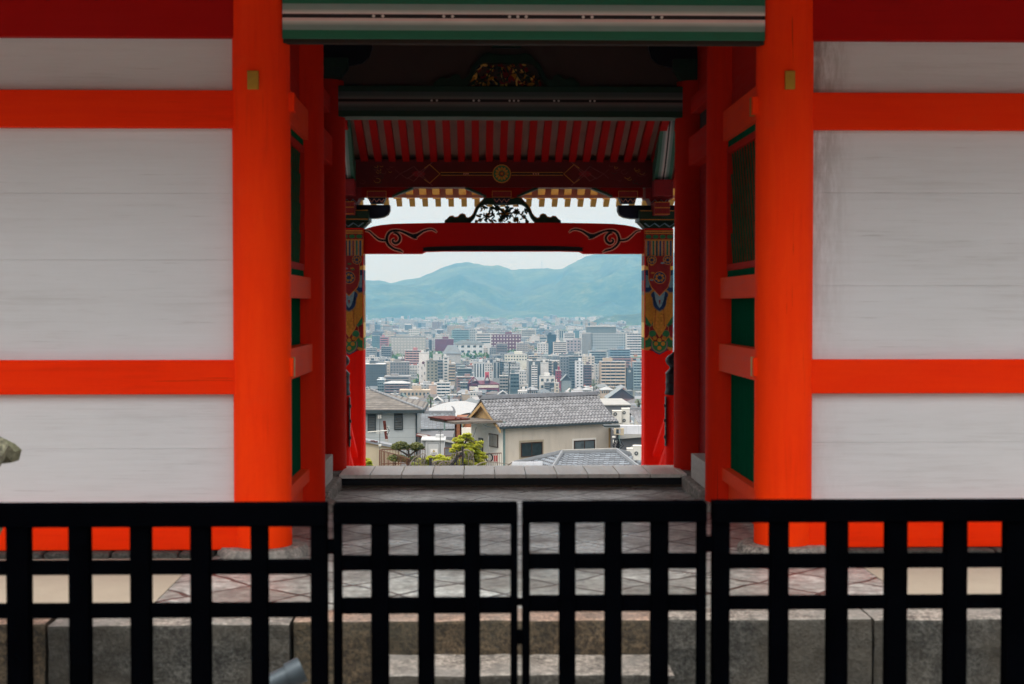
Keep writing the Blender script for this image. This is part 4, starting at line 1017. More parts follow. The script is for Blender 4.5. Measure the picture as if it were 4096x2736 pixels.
for sg in (0, 1):
    e = -eo if not sg else Wd + eo
    mb = MB(); mb.hexa([H.pt(a0 + .02, e, zroof(-eo) - .50), H.pt(a0 + .1, e, zroof(-eo) - .50), H.pt(a0 + .1, mid, rz - .56), H.pt(a0 + .02, mid, rz - .56)][::1],
                       [H.pt(a0 + .02, e, zroof(-eo) - .25), H.pt(a0 + .1, e, zroof(-eo) - .25), H.pt(a0 + .1, mid, rz - .30), H.pt(a0 + .02, mid, rz - .30)]); mb.build('barge_board', M['gableb'], rf)
for (x0, y0, x1, y1, gl) in ((2086, 1770, 2166, 1825, 'glass'), (2298, 1762, 2376, 1806, 'glassl')):
    aa, za = H.px(x0, y1); bb_, zb_ = H.px(x1, y0); w = win(H, aa, bb_, za, zb_, h3, gl, 'trimbrown')
    s_ = MB(); H.box(s_, aa - .2, bb_ + .2, -.008, 0.015, za - .2, zb_ + .22); s_.build('trim', M['stuccow' if gl == 'glassl' else 'wallbeige'], w)
# side wall windows (face -u); built as boxes on that wall
def swin(x0, y0, x1, y1, nm, glass):
    ba, za = H.py(x1, y1, -.03); bb_, zb_ = H.py(x0, y0, -.03); w = MB(); H.box(w, -.1, -.03, ba - .06, bb_ + .06, za - .06, zb_ + .06); o = w.build(nm, M['trimbrown'], h3)
    g = MB(); H.box(g, -.115, -.1, ba, (ba + bb_) / 2 - .03, za, zb_); H.box(g, -.115, -.1, (ba + bb_) / 2 + .03, bb_, za, zb_); g.build('pane', M[glass], o)
swin(1959, 1736, 1992, 1788, 'window', 'curtain'); swin(1918, 1754, 1931, 1812, 'door', 'glassl')
# awning and carport on the side wall
mb = MB(); aw0 = P(1800, 1672, 103); 
H.slab(mb, [(-3.4, 1.2, ez - .02), (-.1, -.1, ez + .06), (-.1, Wd + .1, ez + .0), (-3.4, Wd + .4, ez - .02)], .16); mb.build('canopy', simple('stained_canopy_slab', (.15, .13, .11), .9, .25, 3), h3)
mb = MB(); H.slab(mb, [(-3.5, 2.4, ez + .10), (-1.6, 2.2, ez + .12), (-1.6, Wd + .3, ez + .12), (-3.5, Wd + .5, ez + .10)], .09); mb.build('canopy_frame', M['rust'], h3)
for x, yt, yb_ in ((1823, 1677, 1775), (1843, 1680, 1772)):
    a = P(x, yt, 106); mb = MB(); mb.box(a.x - .06, a.x + .06, a.y - .06, a.y + .06, P(x, 1800, 106).z - 3, a.z + .15); mb.build('canopy_post', M['rust'], h3)
pts = [P(x, y, 104.6) for x, y in ((1932, 1697), (1950, 1706), (1975, 1710), (2000, 1704))]; MB().path([tuple(p) for p in pts], .018, 5).build('cable', M['trimdark'], h3)
pts = [P(x, y, 106.6) for x, y in ((1905, 1708), (1898, 1735), (1890, 1752), (1886, 1770))]; MB().path([tuple(p) for p in pts], .018, 5).build('cable', M['trimdark'], h3)
for x0, x1 in ((1940, 1950),):
    a = P(1953, 1745, 104.9); MB().path([tuple(P(1953, 1742, 105)), tuple(P(1954, 1830, 105))], .035, 6).build('vent_pipe', M['concrete'], h3)

# --- orange brown wall building and white wall behind the carport
def fbox(name, x0, y0, x1, y1, D, depth, mat, par=None, base=None, bev=0):
    a, b = P(x0, y1, D), P(x1, y0, D); z0 = a.z if base is None else base
    return MB().box(a.x, b.x, D, D + depth, z0, b.z).build(name, mat, par, bevel=bev)
o = thing('shed', tuple(P(1860, 1770, 116)), 'low building with orange brown wall behind the rust-red carport posts', 'building')
fbox('wall', 1826, 1674, 1888, 1760, 116, 4, M['orangew'], o, base=terr(116) - 1)
fbox('lower_wall', 1846, 1711, 1890, 1790, 115.6, .35, M['stuccow'], o, base=terr(116) - 1)
fbox('corner_post', 1846, 1682, 1853, 1711, 115.7, .2, M['sealgrey'], o)

# --- left house: grey siding, low hip roof of brown slates
HL = Fr(P(1667, 1700, 100), 0); h1 = thing('house', tuple(P(1560, 1860, 101))[:2] + (terr(100) - 1,), 'pale grey sided house with dark louvre windows under a brown slate hip roof', 'house')
ezl = P(1667, 1640, 99.4).z; xr = P(1667, 1700, 100).x; xl = P(1330, 1700, 100).x
MB().box(xl, xr, 100, 107, terr(100) - 1, ezl).build('wall', M['siding'], h1)
eo = .45; ex0, ex1, ey0, ey1 = xl - eo, P(1694, 1636, 99.5).x, 99.5, 107.5; hh = (ey1 - ey0) / 2; rise = .30 * hh
rx1 = ex1 - hh
mb = MB(); A, B, C_, D_ = (ex0, ey0, ezl), (ex1, ey0, ezl), (ex1, ey1, ezl), (ex0, ey1, ezl); Rr = (rx1, ey0 + hh, ezl + rise); Rl = (ex0, ey0 + hh, ezl + rise)
mb.face([A, B, Rr, Rl]); mb.face([B, C_, Rr]); mb.face([C_, D_, Rl, Rr]); mb.face([A, D_, C_, B])
rf = mb.build('roof', M['slate'], h1)
# hip ridge of short half-round tiles
mb = MB(); n = 19
for i in range(n):
    t0, t1 = i / n, (i + .93) / n; p0 = Vector(B).lerp(Vector(Rr), t0) + Vector((0, -.02, .03)); p1 = Vector(B).lerp(Vector(Rr), t1) + Vector((0, -.02, .03)); mb.tube(p0, p1, .10, .085, 8)
mb.build('hip_tiles', M['ridge_l'], rf)
MB().box(ex0, ex1 + .02, ey0 - .06, ey0 + .08, ezl - .24, ezl - .01).build('gutter', M['trimdark'], h1)
MB().box(ex1 - .06, ex1 + .06, ey0, ey1, ezl - .24, ezl - .01).build('gutter', M['trimdark'], h1)
MB().tube((xr - .02, 99.9, ezl - .2), (xr - .02, 99.9, terr(100)), .06, n=8).build('drain_pipe', M['trimdark'], h1)
for x0, y0, x1, y1 in ((1474, 1660, 1500, 1723), (1580, 1651, 1608, 1716)):
    a, b = P(x0, y1, 100), P(x1, y0, 100)
    w = MB().box(a.x - .06, b.x + .06, 99.93, 99.999, a.z - .06, b.z + .06).build('louvre_window', M['trimdark'], h1)
    mb = MB(); k = 0; z = a.z + .03
    M['louvre'] = M.get('louvre') or simple('grey_louvre_slat', (.10, .11, .11), .6, .1, 5)
    while z < b.z - .05: mb.hexa([(a.x, 99.86, z), (b.x, 99.86, z), (b.x, 99.93, z + .05), (a.x, 99.93, z + .05)][::1], [(a.x, 99.86, z + .03), (b.x, 99.86, z + .03), (b.x, 99.93, z + .08), (a.x, 99.93, z + .08)]); z += .115
    mb.build('slats', M['louvre'], w)
fbox('vent_hood', 1510, 1659, 1526, 1675, 99.6, .4, M['acwhite'], h1, bev=.04)
a = P(1556, 1653, 99.9); MB().tube(a, a + Vector((0, .1, 0)), .06, n=12).build('vent_cap', M['cab'], h1)

# --- tiled house behind, between the two
HB = 124; h2 = thing('house', tuple(P(1745, 1740, 122))[:2] + (terr(122) - 1,), 'low house with small grey wavy tiled roof between the grey sided house and the carport', 'house')
e0, e1 = P(1640, 1716, 120), P(1818, 1716, 120); r0 = P(1640, 1650, HB); r1_ = P(1820, 1650, HB)
mb = MB(); mb.face([tuple(e0), tuple(e1), tuple(r1_), tuple(r0)]); mb.face([tuple(r0), tuple(r1_), (e1.x, 128, e1.z), (e0.x, 128, e0.z)]); mb.face([tuple(e1), (e1.x, 128, e1.z), tuple(r1_)])
rf = mb.build('roof', M['tile_s'], h2)
mb = MB().box(r0.x, r1_.x + .05, HB - .15, HB + .15, r0.z - .05, r0.z + .16); mb.build('ridge', M['ridge'], rf)
mb = MB(); k = 0; x = r0.x
while x < r1_.x: mb.tube((x, HB - .2, r0.z + .05), (x, HB + .2, r0.z + .05), .09, n=8); x += .32
mb.build('ridge_tiles', M['ridge_l'], rf)
p = [P(1815, 1652, HB - .1), P(1817, 1640, HB - .1), P(1813, 1630, HB - .1), P(1806, 1624, HB - .1)]
MB().path([tuple(q) for q in p], [.12, .10, .07, .03], 8).build('ridge_end_tile', M['ridge'], rf, smooth=True)
MB().box(e0.x, e1.x - .1, 120.5, 127, terr(122) - 1, e0.z - .05).build('wall', M['greywall'], h2)
MB().box(e0.x, e1.x, 119.95, 120.1, e0.z - .14, e0.z).build('gutter', M['trimdark'], rf)
fbox('post', 1775, 1679, 1781, 1760, 112, .15, M['sealgrey']); tag(bpy.data.objects['post'], 'pale green steel post before the small wavy tiled roof', 'post')
# flat lean-to roofs behind the cabinet
o = thing('shed', tuple(P(1740, 1770, 98))[:2] + (terr(98),), 'low shed with flat weathered grey roof behind the white electric cabinet', 'shed')
mb = MB(); q = [P(1668, 1738, 96), P(1815, 1766, 96), P(1815, 1745, 102), P(1690, 1731, 102)]; mb.hexa([(v.x, v.y, v.z - .12) for v in q], [tuple(v) for v in q]); mb.build('roof', M['concrete'], o)
fbox('wall', 1672, 1748, 1812, 1800, 96.3, 5, M['greywall'], o, base=terr(98))
mb = MB(); q = [P(1664, 1741, 95.6), P(1735, 1752, 95.6), P(1728, 1741, 98), P(1667, 1733, 98)]; mb.hexa([(v.x, v.y, v.z - .08) for v in q], [tuple(v) for v in q]); mb.build('lean_to_roof', M['rust'], o)

# --- white arched metal roof behind
D0 = 165; o = thing('hall', tuple(P(1810, 1700, D0))[:2] + (terr(D0) - 1,), 'hall with a broad white arched metal roof beyond the wavy tiled roof', 'building')
prof = smooth([(1716, 1634), (1745, 1622), (1790, 1609), (1846, 1604), (1880, 1608), (1915, 1617)], 4); mb = MB()
for (xa, ya), (xb, yb_) in zip(prof, prof[1:]):
    a, b, c_, d_ = P(xa, ya + 62 * (1 - abs(xa - 1820) / 190), D0 - 16), P(xb, yb_ + 62 * (1 - abs(xb - 1820) / 190), D0 - 16), P(xb, yb_, D0), P(xa, ya, D0); mb.face([tuple(a), tuple(b), tuple(c_), tuple(d_)])
mb.build('roof', M['whitemetal'], o)
fbox('wall', 1722, 1660, 1905, 1720, D0 - 12, 11, M['cab'], o, base=terr(D0) - 1)

# --- bottom right: blue-grey hip roof, close
D1 = 90; o = thing('house', tuple(P(2350, 1850, D1))[:2] + (terr(D1) - 1,), 'blue grey tiled hip roof in front of the beige house, walls hidden', 'house')
ra, rb_ = P(2250, 1812, 94), P(2466, 1805, 94); fz = 91
fl_, fr_ = P(2195, 1900, fz), P(2600, 1890, fz - 1.5); ll, rr_ = P(2060, 1893, 97.5), P(2640, 1880, 97.5)
fl_.z = fr_.z = ll.z = rr_.z = min(fl_.z, fr_.z)
dz = .0
def ray_at(x, y, A_, B_): return None
mb = MB(); mb.face([tuple(fl_), tuple(fr_), tuple(rb_), tuple(ra)]); mb.face([tuple(ll), tuple(fl_), tuple(ra)]); mb.face([tuple(fr_), tuple(rr_), tuple(rb_)]); mb.face([tuple(rr_), tuple(ll), tuple(ra), tuple(rb_)])
rf = mb.build('roof', M['tile_b'], o)
MB().obox((ra + rb_) / 2 + Vector((0, 0, .02)), ((rb_ - ra) / 2).xyz, Vector((0, .13, 0)), Vector((0, 0, .12))).build('ridge', M['ridge_l'], rf, bevel=.03)
MB().obox((ra + rb_) / 2 + Vector((0, 0, .18)), ((rb_ - ra) / 2).xyz * 1.01, Vector((0, .09, 0)), Vector((0, 0, .04))).build('ridge_cap', M['concrete'], rf, bevel=.02)
for p0, p1 in ((fl_, ra), (ll, ra), (fr_, rb_), (rr_, rb_)):
    mb = MB(); d = (p1 - p0); n_ = d.cross(Vector((0, 0, 1))).normalized(); up_ = n_.cross(d).normalized()
    mb.obox((p0 + p1) / 2 + up_ * .05, d / 2, n_ * .12, up_ * .09); mb.obox((p0 + p1) / 2 + up_ * .17, d / 2, n_ * .07, up_ * .04); mb.build('hip_ridge', M['ridge_l'], rf, bevel=.02)
MB().box(fl_.x + .6, fr_.x - .6, fz + .6, 96.5, terr(D1) - 1, fl_.z + .1).build('wall', M['stuccow'], o)
w = fbox('boundary_wall', 2046, 1848, 2170, 1872, 93.5, .2, M['whitepanel'], base=terr(93)); tag(w, 'low white panel wall at the foot of the beige house', 'wall')

# --- right side: white parapet building, air conditioners, tiled roof beyond
o = thing('building', tuple(P(2540, 1800, 104))[:2] + (terr(104) - 1,), 'grey walled building with white parapet band at the right pillar', 'building')
fbox('parapet', 2478, 1702, 2640, 1736, 103.5, .5, M['whitepanel'], o)
fbox('wall', 2470, 1737, 2640, 1850, 103.8, 8, M['greywall'], o, base=terr(104) - 1)
mb = MB(); a, b = P(2478, 1739, 103.3), P(2640, 1737, 103.3); c_ = P(2478, 1756, 103.3); d_ = P(2640, 1743, 103.3)
mb.hexa([tuple(c_), tuple(d_), (d_.x, 103.7, d_.z), (c_.x, 103.7, c_.z)], [tuple(a), tuple(b), (b.x, 103.7, b.z), (a.x, 103.7, a.z)]); mb.build('fascia', M['concrete'], o)
w = fbox('awning', 2416, 1702, 2481, 1708, 102.6, 1.2, M['trimdark'], o); fbox('awning_soffit', 2419, 1708, 2478, 1712, 102.7, 1.0, M['acwhite'], w)
mb = MB(); mb.face([tuple(P(2480, 1815, 101)), tuple(P(2540, 1776, 101)), tuple(P(2640, 1792, 101)), tuple(P(2640, 1860, 101)), tuple(P(2480, 1860, 101))]); mb.build('lower_roof', M['concrete'], o)
Dr = 122; o = thing('house', tuple(P(2580, 1700, Dr))[:2] + (terr(Dr) - 1,), 'grey tiled roof at the right pillar, behind the tall air conditioners', 'house')
mb = MB(); q = [P(2560, 1702, Dr - 4), P(2700, 1702, Dr - 4), P(2700, 1637, Dr), P(2510, 1637, Dr)]; mb.face([tuple(v) for v in q]); mb.face([tuple(q[3]), tuple(q[2]), tuple(P(2700, 1660, Dr + 4)), tuple(P(2510, 1660, Dr + 4))])
rf = mb.build('roof', M['tile'], o); a, b = q[3], q[2]; MB().box(a.x, b.x, Dr - .15, Dr + .15, a.z - .1, a.z + .16).build('ridge', M['ridge_l'], rf)
MB().box(q[0].x + .3, q[1].x, Dr - 3.4, Dr + 3, terr(Dr) - 1, q[0].z + .05).build('wall', M['stuccow'], o)
o = thing('building', tuple(P(2450, 1650, 150))[:2] + (terr(150) - 1,), 'long flat grey roof behind the right end of the tiled gable roof', 'building')
w = fbox('roof', 2390, 1618, 2525, 1622, 150, 10, M['concrete'], o); fbox('wall', 2392, 1622, 2523, 1690, 150.2, 9.6, M['greywall'], o, base=terr(150) - 1)

def acunit(x0, y0, x1, y1, D, depth, lab, fans, face='left'):
    a, b = P(x0, y1, D), P(x1, y0, D); o = thing('air_conditioner', (a.x, D, a.z), lab, 'air conditioner', 'outdoor air conditioner units')
    MB().box(a.x, b.x, D, D + depth, a.z, b.z).build('casing', M['acwhite'], o, bevel=.03)
    MB().box(a.x - .02, b.x + .02, D - .02, D + depth, b.z - .02, b.z + .04).build('lid', M['stuccow'], o, bevel=.01)
    h = (b.z - a.z) / fans
    for k in range(fans):
        zc = a.z + h * (k + .5); r = min(.22, h * .36, (b.x - a.x) * .22); xc = a.x + (b.x - a.x) * .27
        MB().tube((xc, D - .025, zc), (xc, D + .01, zc), r, n=20).build('fan_grille', M['louvre'], o)
        MB().tube((xc, D - .035, zc), (xc, D - .02, zc), r * .3, n=12).build('fan_hub', M['cab'], o)
    return o
acunit(2451, 1644, 2487, 1693, 112, .5, 'twin fan outdoor unit at the end of the tiled gable roof', 2)
acunit(2488, 1635, 2519, 1697, 112.3, .5, 'taller twin fan outdoor unit with slotted side, above the white parapet', 2)
acunit(2509, 1795, 2534, 1825, 95, .4, 'small outdoor unit with dark grille above the blue grey hip roof', 1)
acunit(2535, 1785, 2572, 1842, 93, .5, 'larger outdoor unit beside the right pillar above the blue grey hip roof', 1)
a, b = P(2441, 1697, 111.6), P(2534, 1697, 111.6)
o = thing('equipment_stand', (a.x, 112, a.z - 1), 'pale steel stand under the two tall air conditioner units', 'stand')
MB().box(a.x, b.x, 111.6, 111.66, a.z - .05, a.z + .02).build('rail', M['acwhite'], o); MB().box(a.x, b.x, 112.8, 112.86, a.z - .05, a.z + .02).build('rail', M['acwhite'], o)
for x in (2455, 2480, 2516): q = P(x, 1698, 112); MB().box(q.x - .03, q.x + .03, 111.7, 112.8, P(x, 1712, 112).z, q.z).build('leg', M['acwhite'], o)
# power pole with transformer gear between house and parapet building
q = P(2470, 1800, 100); o = thing('utility_pole', (q.x, 100, terr(100)), 'dark utility pole with boxes and cable clutter at the beige house corner', 'utility pole')
MB().tube((q.x, 100, terr(100)), (q.x, 100, P(2470, 1716, 100).z), .11, .09, 10).build('pole', M['trimdark'], o)
for x0, y0, x1, y1 in ((2484, 1713, 2496, 1742), (2457, 1715, 2464, 1738)): fbox('equipment_box', x0, y0, x1, y1, 99.8, .35, M['wallbeige'], o, bev=.02)
for x0, y0, x1, y1 in ((2460, 1714, 2490, 1717), (2458, 1735, 2488, 1739)): fbox('crossarm', x0, y0, x1, y1, 99.9, .1, M['wallbeige'], o)
for x0, y0, x1, y1 in ((2449, 1745, 2462, 1752), (2452, 1760, 2459, 1773), (2462, 1762, 2469, 1776)): fbox('insulator', x0, y0, x1, y1, 99.8, .2, M['acwhite'], o, bev=.02)
for k in range(9):
    x, y = rnd.uniform(2450, 2490), rnd.uniform(1740, 1770); pts = [tuple(P(x + rnd.uniform(-8, 8) * j, y + 14 * j, 99.8)) for j in range(4)]
    MB().path(pts, .03, 5).build('cable', M['black'], o)
q = P(2477, 1740, 101); MB().tube((q.x, 101, terr(101)), (q.x, 101, q.z), .06, n=8).build('conduit', M['sealgrey'], o)

# --- white electric cabinet with warning sign
Dc = 86; o = thing('electric_cabinet', tuple(P(1735, 1840, Dc))[:2] + (terr(Dc),), 'white electric cabinet with a yellow warning triangle sign, behind the railing', 'electric cabinet')
MB().box(P(1702, 1800, Dc).x, P(1778, 1800, Dc).x, Dc, Dc + 1.3, terr(Dc), P(1740, 1763, Dc).z).build('body', M['cab'], o, bevel=.01)
a, b = P(1684, 1763, Dc - .1), P(1782, 1758, Dc - .1); mb = MB(); mb.hexa([(a.x, Dc - .1, a.z), (b.x, Dc - .1, a.z - .02), (b.x, Dc + 1.5, a.z), (a.x, Dc + 1.5, a.z)], [(a.x, Dc - .1, b.z), (b.x, Dc - .1, b.z - .03), (b.x, Dc + 1.5, b.z + .05), (a.x, Dc + 1.5, b.z + .05)]); mb.build('lid', M['cab'], o, bevel=.01)
fbox('side_leaf', 1684, 1764, 1701, 1840, Dc + .35, .9, M['cab'], o, base=terr(Dc))
d_ = fbox('door', 1711, 1774, 1756, 1836, Dc - .03, .03, M['cab'], o, bev=.008); 
for x0, y0, x1, y1 in ((1711, 1774, 1756, 1775.2), (1711, 1774, 1712.2, 1836), (1755, 1774, 1756, 1836)): fbox('door_edge', x0, y0, x1, y1, Dc - .034, .006, M['louvre'], d_)
fbox('vent', 1742, 1740, 1774, 1752, Dc + .9, .5, M['cab'], o, bev=.02)
sg = fbox('warning_sign', 1722, 1796, 1750, 1816, Dc - .045, .012, M['white'], d_)
yD = Dc - .047; tri = MB(); q = lambda x, y: (P(x, y, yD).x, P(x, y, yD).z)
M['signy'] = simple('sign_yellow', (.7, .5, .05), .6, .05); M['ink'] = simple('sign_ink', (.02, .02, .03), .6, .1)
tri.prism([q(1730, 1807.5), q(1741, 1807.5), q(1735.5, 1798)], yD - .002, yD + .004, 1); tri.prism([q(1731.8, 1806.6), q(1739.2, 1806.6), q(1735.5, 1800)], yD - .004, yD + .004, 0)
tri.prism([q(1736.2, 1801.2), q(1734.2, 1804.2), q(1735.6, 1804.2), q(1734.9, 1806.2), q(1737.2, 1803.3), q(1735.9, 1803.3)], yD - .006, yD + .004, 1); tri.build('warning_triangle', [M['signy'], M['ink']], sg)
cu = bpy.data.curves.new('sign_text', 'FONT'); cu.body = "\u5909\u96fb\u8a2d\u5099"; cu.size = .085; cu.align_x = 'CENTER'; cu.extrude = .002
to = bpy.data.objects.new('sign_text', cu); COL.objects.link(to); to.parent = sg; pp = P(1736, 1814.5, yD) - ABS[sg.name]; to.location = pp; to.rotation_euler = (R(90), 0, 0); cu.materials.append(M['ink'])
bpy.context.view_layer.update(); tm = bpy.data.meshes.new_from_object(to.evaluated_get(bpy.context.evaluated_depsgraph_get())); tl, tr = to.location.copy(), to.rotation_euler.copy(); bpy.data.objects.remove(to)
to = bpy.data.objects.new('sign_text', tm); COL.objects.link(to); to.parent = sg; to.location = tl; to.rotation_euler = tr

# --- boundary wall, its coping and rusty post, antenna
Dw = 82; o = thing('boundary_wall', tuple(P(1500, 1860, Dw))[:2] + (terr(Dw),), 'streaked beige boundary wall with sloping tiled coping at the left pillar', 'wall')
q = [P(1380, 1752, Dw), P(1457, 1768, Dw), P(1570, 1790, Dw), P(1600, 1797, Dw)]
mb = MB(); mb.prism([(q[0].x, terr(Dw)), (q[3].x, terr(Dw))] + [(v.x, v.z) for v in q[::-1]], Dw, Dw + .25); mb.build('wall', M['wallbeige'], o)
mb = MB(); mb.prism([(v.x, v.z) for v in q] + [(v.x, v.z + .14) for v in q[::-1]], Dw - .12, Dw + .9); mb.build('coping', M['ridge_l'], o)
mb = MB(); mb.prism([(v.x, v.z) for v in q] + [(v.x, v.z - .06) for v in q[::-1]], Dw - .05, Dw - .001); mb.build('coping_edge', M['gableb'], o)
for x, y in ((1490, 1765), (1503, 1768)): fbox('ridge_tile', x - 8, y - 3, x + 8, y + 1, Dw - .14, .1, M['rust'], o)
a, b = P(1547, 1763, 86), P(1537, 1683, 86); d = b - a
o = thing('leaning_post', (a.x, 86, a.z), 'leaning rust red post in front of the grey sided house', 'post'); MB().obox((a + b) / 2, d / 2, Vector((.085, 0, 0)), Vector((0, .085, 0))).build('post', M['rust'], o); fbox('footing', 1541, 1757, 1553, 1767, 85.8, .4, M['concrete'], o)
Da = 80; q = lambda x, y: P(x, y, Da); o = thing('television_antenna', (q(1519, 1850).x, Da, terr(Da)), 'television antenna on a thin mast before the grey sided house', 'antenna')
MB().tube(q(1519, 1655) , (q(1519, 1860).x, Da, terr(Da)), .02, n=6).build('mast', M['louvre'], o)
MB().tube(q(1471, 1728), q(1549, 1722), .028, n=6).build('boom', M['acwhite'], o)
for k in range(7): x = 1474 + k * 11; c_ = q(x, 1728 - k * .86); MB().tube(c_ + Vector((0, -.35, 0)), c_ + Vector((0, .35, 0)), .012, n=5).build('element', M['acwhite'], o)
for k, (y0, y1) in enumerate(((1707, 1705), (1713, 1713), (1731, 1730), (1740, 1740))): MB().tube(q(1546, y0), q(1558, y1), .014, n=5).build('element', M['acwhite'], o)
MB().path([q(1548, 1706), q(1557, 1722), q(1549, 1741)], .02, 5).build('reflector', M['trimdark'], o)
MB().tube(q(1505, 1733), q(1531, 1731), .018, n=5).build('element', M['acwhite'], o)
fbox('junction_box', 1514, 1777, 1525, 1786, Da - .05, .12, M['acwhite'], o, bev=.01)
q = lambda x, y: P(x, y, 84); o = thing('television_antenna', (q(1761, 1850).x, 84, terr(84)), 'thin whip mast standing before the white electric cabinet', 'antenna')
MB().tube(q(1761, 1720), (q(1761, 1860).x, 84, terr(84)), .022, n=6).build('mast', M['louvre'], o)
for x0, y0, x1, y1 in ((1752, 1729, 1761, 1722), (1770, 1729, 1761, 1722)): MB().tube(q(x0, y0), q(x1, y1), .012, n=5).build('arm', M['louvre'], o)

# --- railings
def railing(pts, drop, step, lab, mid=False, name='railing'):
    """pts: list of top points"""
    o = thing(name, (pts[0].x, pts[0].y, pts[0].z - drop), lab, 'railing', 'brown steel railings')
    for a, b in zip(pts, pts[1:]):
        MB().obox((a + b) / 2, (b - a) / 2, Vector((0, .03, 0)), Vector((0, 0, .025))).build('top_rail', M['rail'], o)
        dd = Vector((0, 0, drop - .1)); MB().obox((a + b) / 2 - dd, (b - a) / 2, Vector((0, .025, 0)), Vector((0, 0, .02))).build('bottom_rail', M['rail'], o)
        n_ = max(1, int((b - a).length / step))
        for k in range(n_ + 1):
            p_ = a.lerp(b, k / n_); MB().tube(p_ - Vector((0, 0, drop)), p_, (.011 if k % 6 else .025), n=5).build('baluster' if k % 6 else 'post', M['rail'], o)
    return o
railing([P(1518, 1800, 79), P(1580, 1817, 75), P(1640, 1836, 72)], 1.0, .2, 'brown steel railing running down toward us before the beige boundary wall')
railing([P(1526, 1798, 79.5), P(1700, 1797, 84)], .9, .30, 'brown steel railing standing level behind the shaped pine')
railing([P(1722, 1823, 80), P(1818, 1823, 82)], .8, .26, 'brown steel railing below the electric cabinet, behind the yellow bushes')
railing([P(1778, 1792, 84), P(1815, 1792, 84)], 1.2, .28, 'short tall brown railing right of the electric cabinet')
railing([P(1938, 1816, 88), P(2006, 1812, 90)], 1.0, .27, 'short brown railing at the corner of the beige house')
c_ = P(1957, 1831, 87.5); o = thing('hose_coil', tuple(c_), 'black hose coiled in a ring, hung on the railing by the house corner', 'hose')
for r in (.19, .205, .22): MB().path([tuple(c_ + Vector((r * math.cos(t / 24 * 6.2832), .02 * (r * 50 % 1), 1.2 * r * math.sin(t / 24 * 6.2832)))) for t in range(25)], .02, 6).build('loop', M['black'], o)
M['redp'] = simple('red_plastic', (.35, .03, .03), .5, .15, 6)
o = thing('hanging_rollers', tuple(P(1985, 1845, 88)), 'pair of red tubes hanging on the railing beside the coiled hose', 'tubes')
for x in (1979, 1987): MB().tube(P(x, 1846, 88), P(x, 1822, 88), .045, n=10).build('tube', M['redp'], o, smooth=True)
M['oldwood'] = simple('dark_old_post', (.03, .027, .025), .9, .3, 9)
for i, (x0, x1, y0, lab) in enumerate(((1846, 1855, 1785, 'tall black wooden post standing among the maple leaves'), (1822, 1830, 1800, 'shorter black wooden post left of the tall one in the maple'), (1716, 1728, 1832, 'short thick black stump between the low yellow bushes'))):
    a = P((x0 + x1) / 2, y0, 64); tag(MB().tube((a.x, 64, terr(64)), a, (x1 - x0) / 2 * 64 / FPX * 1.1, (x1 - x0) / 2 * 64 / FPX, 8).build('wooden_post', M['oldwood']), lab, 'post', 'black wooden posts')

# ------------------------------------------------------------------ PLANTS
def leafmat(name, c1, c2, trans=.35):
    m, nt, p = new_mat(name)
    oi = N(nt, 'ShaderNodeNewGeometry'); n = noise_(nt, coords(nt, 'World'), 2.5, 3); n2 = noise_(nt, coords(nt, 'World'), 19, 2)
    f = math_(nt, 'ADD', math_(nt, 'MULTIPLY', n, .6), math_(nt, 'MULTIPLY', n2, .4))
    nt.links.new(ramp(nt, f, [(.38, c1), (.62, c2)]), p.inputs['Base Color']); p.inputs['Roughness'].default_value = .6
    t = N(nt, 'ShaderNodeBsdfTranslucent'); nt.links.new(ramp(nt, f, [(.38, c1), (.62, c2)]), t.inputs[0])
    mx = N(nt, 'ShaderNodeMixShader'); mx.inputs[0].default_value = trans; out = [x for x in nt.nodes if x.type == 'OUTPUT_MATERIAL'][0]
    nt.links.new(p.outputs[0], mx.inputs[1]); nt.links.new(t.outputs[0], mx.inputs[2]); nt.links.new(mx.outputs[0], out.inputs[0]); return m
M['maple'] = leafmat('bright_maple_leaf', (.30, .36, .03), (.72, .70, .10), .45)
M['pine'] = leafmat('pine_needle', (.06, .085, .025), (.24, .25, .08), .3)
M['tree'] = leafmat('street_tree_leaf', (.05, .11, .03), (.16, .27, .07), .3)
M['bark_t'] = simple('tree_bark', (.07, .055, .045), .95, .3, 14)
M['twig'] = simple('bare_grey_twig', (.20, .17, .14), .9, .3, 20)
def leaves(mb, c, rad, n, size, rr, flat=.5, shell=.5):
    for _ in range(n):
        while True:
            v = Vector((rr.uniform(-1, 1), rr.uniform(-1, 1), rr.uniform(-1, 1)))
            if shell * .3 < v.length < 1: break
        p = Vector(c) + Vector((v.x * rad[0], v.y * rad[1], v.z * rad[2]))
        a = Vector((rr.gauss(0, 1), rr.gauss(0, 1), rr.gauss(0, flat))).normalized(); b = a.cross(Vector((rr.gauss(0, .5), rr.gauss(0, .5), 1))).normalized()
        s = size * rr.uniform(.6, 1.3); mb.face([p - a * s, p + b * s * .45, p + a * s, p - b * s * .45])
rr = random.Random(5)
